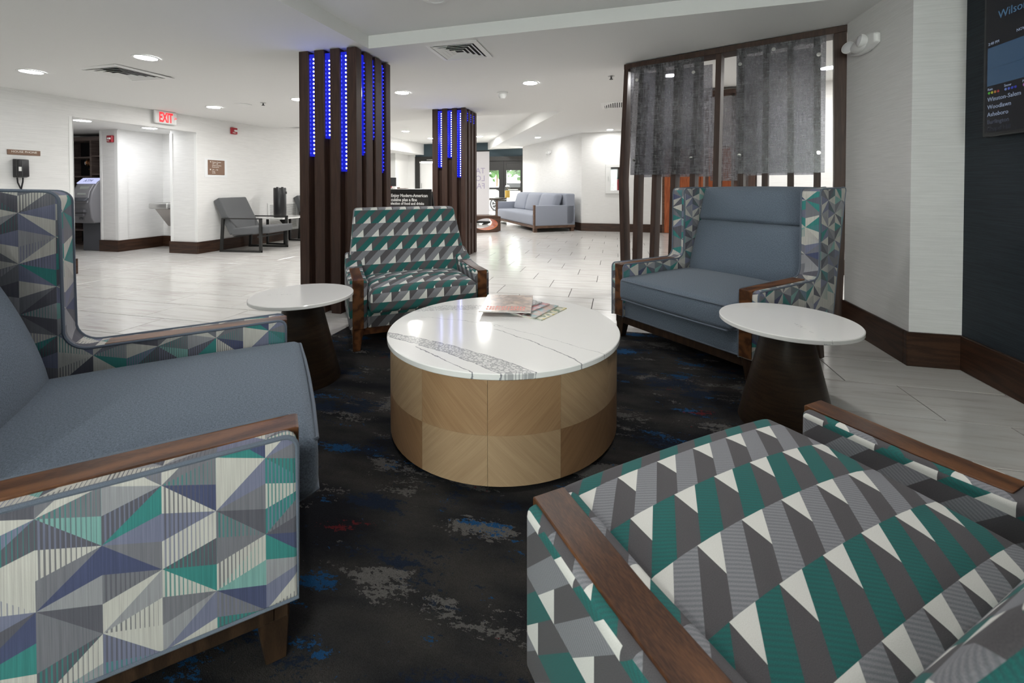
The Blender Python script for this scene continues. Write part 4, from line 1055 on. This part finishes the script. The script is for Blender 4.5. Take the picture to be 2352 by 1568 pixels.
# local: x from -2.3 (far end) to 0 (near end); y back
L_ = 3.15
ob('base_rail', B().box(-L_, 0, 0, 1.12, .10, .16, .004, 1), M['sofaw'], t)
for x in (-L_ + .04, -.12):
    for y in (.0, 1.02): ob('leg', B().box(x, x + .09, y, y + .09, 0, .11, .004, 1), M['sofaw'], t)
for x0 in (-L_, -.13):
    ob('arm', B().box(x0, x0 + .13, .02, 1.12, .16, .665, .02, 3), M['sofafab'], t)
    ob('arm_post', B().box(x0 + .035, x0 + .125 if x0 > -1 else x0 + .12, -.004, .03, .10, .675, .003, 1), M['sofaw'], t)
ob('seat', B().puff((-L_ / 2, .46, .30), (L_ / 2 - .132, .46, .145), .05, .02, .02, 6), M['sofafab'], t)
ob('backrest', B().box(-L_, 0, .86, 1.12, .16, .955, .04, 3), M['sofafab'], t)
for i in range(3):
    x = -L_ + .16 + .48 + i * .95
    def shp(p): return (p.x, p.y + p.z * .25, p.z * (1 - .08 * (abs(p.x) / .47) ** 3))
    ob('back_pillow', B().puff((x, .69, .70), (.47, .11, .265), .07, 0, .05, 5, shape=shp), M['sofafab'], t)
    pl = t.children[-1]
    ob('pillow_seam', B().tube([(x + q, .545 + .04 * (q / .4) ** 2, .70) for q in (-.4, -.25, -.1, 0, .1, .25, .4)], .008), M['sofafab'], pl)
t = thing('cube_table', 'brown wooden cube table with an oval cut-out before the sofa', 'table', (-2.80, 10.42, 0), math.atan2(.56, .83))
n = 28; ow, oh, oc = .30, .145, .205; W_, H_ = .74, .415
b = bmesh.new()
outer = []; inner = []
for i in range(n):
    a = 2 * PI * i / n; cx, sx = math.cos(a), math.sin(a)
    k = min(W_ / 2 / max(1e-6, abs(cx)), (H_ / 2) / max(1e-6, abs(sx))); outer.append((-W_ / 2 + cx * k, H_ / 2 + sx * k)); inner.append((-W_ / 2 + cx * ow, oc + sx * oh))
V = [[b.verts.new((p[0], y, p[1] + .0)) for p in pts] for y in (0, .5) for pts in (outer, inner)]
for i in range(n):
    j = (i + 1) % n
    b.faces.new((V[0][i], V[0][j], V[1][j], V[1][i])); b.faces.new((V[2][j], V[2][i], V[3][i], V[3][j])); b.faces.new((V[0][j], V[0][i], V[2][i], V[2][j]))
bmesh.ops.recalc_face_normals(b, faces=b.faces[:])
bx = B(); bx.add(b); ob('shell', bx, M['boxw'], t)
b = B()
for i in range(n):
    j = (i + 1) % n; p, q = inner[i], inner[j]; b.quad((p[0], .003, p[1]), (q[0], .003, q[1]), (q[0], .497, q[1]), (p[0], .497, p[1]))
ob('oval_lining', b, plain('orange_lacquer', (.75, .22, .03), .3), t, label='orange lacquered lining of the cut-out')
t = thing('banner_stand', 'white roll-up banner seen from behind at the right of the far column', 'banner', (-4.1, 12.5, 0))
ob('banner_sheet', B().box(-.42, .39, -.003, .003, .09, 2.19), plain('banner_back', (.72, .70, .72), .7), t)
ob('top_rail', B().box(-.43, .40, -.014, .014, 2.19, 2.225), M['blackm'], t)
ob('base', B().box(-.44, .41, -.06, .06, .03, .09, .01, 2), M['blackm'], t); ob('foot', B().box(.22, .30, -.2, .2, 0, .03).box(-.3, -.22, -.2, .2, 0, .03), M['blackm'], t)
bt = plain('banner_print', (.42, .38, .52), .8)
for i, s in enumerate(('TAKE', 'LOOK', 'FAR')):
    text('lettering', s, .24, (.26, -.0045, 1.53 - i * .23), (1, 0, 0), (0, 0, 1), bt, t, mirror=True, label='mirrored pale print')
t = thing('chalkboard', 'black chalkboard easel with handwritten menu behind the patterned chair', 'chalkboard', (-2.865, 5.6, 0))
ob('board', B().box(-.33, .33, 0, .02, .25, 1.075), M['chalk'], t)
ob('frame', B().box(-.36, -.32, -.012, .025, .05, 1.105, .004, 1).box(.32, .36, -.012, .025, .05, 1.105, .004, 1).box(-.32, .32, -.012, .025, 1.065, 1.105, .004, 1).box(-.32, .32, -.012, .025, .2, .245, .004, 1), M['blackm'], t)
for x in (-.34, .34): ob('leg', B().hexa([(x - .018, .34, 0), (x + .018, .34, 0), (x + .018, .37, 0), (x - .018, .37, 0), (x - .018, .02, 1.07), (x + .018, .02, 1.07), (x + .018, .05, 1.07), (x - .018, .05, 1.07)]).hexa([(x - .018, -.02, 0), (x + .018, -.02, 0), (x + .018, .01, 0), (x - .018, .01, 0), (x - .018, -.012, .2), (x + .018, -.012, .2), (x + .018, .02, .2), (x - .018, .02, .2)]), M['blackm'], t)
for s, z, m_, x, sz in (('Enjoy Modern-American', .995, 'chalkw', -.26, .062), ('cuisine plus a fine', .935, 'chalkw', -.26, .062), ('selection of food and drinks', .885, 'chalkw', -.29, .052), ('Clear 1 week  from 6am-11 weekdays', .828, 'chalkp', -.28, .040), ('we offer local drafts', .755, 'chalkp', -.24, .05)):
    text('chalk_lettering', s, sz, (x, -.0012, z), (1, 0, 0), (0, 0, 1), M[m_], t, ext=.0008, bold=.0016, sx=.92)

# far wall pieces
t = thing('extinguisher_cabinet', 'white framed extinguisher cabinet on the far wall beside the screen', 'cabinet', (-.01, 11.2, 1.33))
ob('frame', B().box(-.25, .25, -.03, 0, .29, .37, .004, 1).box(-.25, .25, -.03, 0, -.37, -.29, .004, 1).box(-.25, -.12, -.03, 0, -.29, .29, .004, 1).box(.12, .25, -.03, 0, -.29, .29, .004, 1), M['whitep'], t)
ob('liner', B().box(-.12, .12, -.004, 0, -.29, .29), plain('cabinet_brown', (.06, .03, .025), .6), t)
ob('pane', B().box(-.12, .12, -.026, -.022, -.29, .29), M['glass'], t)
text('lettering', 'FIRE', .10, (-.035, -.0285, -.27), (0, 0, 1), (-1, 0, 0), M['signw'], t)
ob('handle', B().box(-.19, -.175, -.045, -.03, -.06, .06, .003, 1), M['steel'], t)
g = thing('fire_extinguisher', 'red fire extinguisher inside the white wall cabinet', 'extinguisher', (.045, 11.185, 1.045))
ob('cylinder', B().lathe([(0, 0), (.005, 0), (.009, .0), (.009, .2), (.0, .22)], 8).lathe([(0, 0), (.0075, 0), (.0075, .24), (.005, .27), (0, .275)], 16, mtx=Matrix.Scale(6.5, 4, (1, 0, 0))), M['red'], g)
ob('valve', B().box(-.02, .02, -.008, .008, .275, .31).box(-.05, .03, -.006, .006, .31, .33).tube([(.02, 0, .30), (.055, 0, .28), (.06, 0, .16)], .007), M['blackm'], g)
t = thing('wall_sconce_box', 'small white emergency light on the wall above the sofa', 'light', (0, 0, 0))
t.matrix_world = dg @ Matrix.Translation((1.9, 0, 2.16))
ob('body', B().box(-.13, .13, 0, .05, -.035, .035, .012, 2), M['whitep'], t); ob('lamp_head', B().ball((-.08, .06, -.03), .045, 2).ball((.08, .06, -.03), .045, 2), M['whitep'], t)
# reception glimpse
t = thing('reception_counter', 'white reception counter behind the chalkboard', 'counter', (-6.9, 12.3, 0))
ob('body', B().box(-1.6, .75, 0, .6, 0, 1.02, .006, 1), M['white'], t); ob('worktop', B().box(-1.65, .8, -.05, .65, 1.02, 1.06, .004, 1), M['quartz2'], t)
t = thing('till_monitor', 'dark monitor on the reception counter at the column edge', 'monitor', (-7.02, 12.5, 1.06), R(20))
ob('screen', B().box(-.2, .2, 0, .03, .08, .36, .005, 1), M['blackp'], t); ob('stand', B().box(-.03, .03, .01, .04, .01, .1).box(-.1, .1, -.05, .08, 0, .012), M['blackp'], t)
t = thing('desk_tray', 'shallow brown tray on the reception counter', 'tray', (-6.55, 12.5, 1.06), R(10))
ob('tray', B().box(-.14, .14, -.1, .1, 0, .02).box(-.16, -.14, -.1, .1, 0, .05), M['boxw'], t)
t = thing('pull_station', 'small red fire pull station on the white pier by the far door', 'alarm', (-7.95, 14.2, 1.18))
ob('box', B().box(-.06, .06, -.05, 0, -.09, .09, .006, 1), M['red'], t); ob('handle', B().box(-.04, .04, -.06, -.05, -.01, .02, .002, 1), M['whitep'], t)
t = thing('refreshment_table', 'round dark pedestal table behind the sofa end', 'table', (-3.86, 13.9, 0))
ob('tabletop', B().lathe([(0, .68), (.28, .68), (.34, .72), (.34, .75), (0, .75)], 32), M['legw'], t); ob('pedestal', B().lathe([(.22, 0), (.2, .03), (.06, .06), (.05, .68), (0, .68)], 24), M['legw'], t)
t = thing('drink_dispenser', 'glass drink dispenser with amber juice behind the sofa pillows', 'dispenser', (-3.55, 14.1, .75), 0)
ob('jar', B().lathe([(0, 0), (.09, 0), (.095, .05), (.095, .34), (.07, .38), (0, .38)], 24), M['glass'], t); ob('juice', B().lathe([(0, .01), (.086, .01), (.088, .25), (0, .25)], 24), plain('amber_juice', (.75, .42, .05), .3), t)
ob('lid', B().lathe([(.075, .38), (.06, .42), (0, .43)], 24), M['whitep'], t)
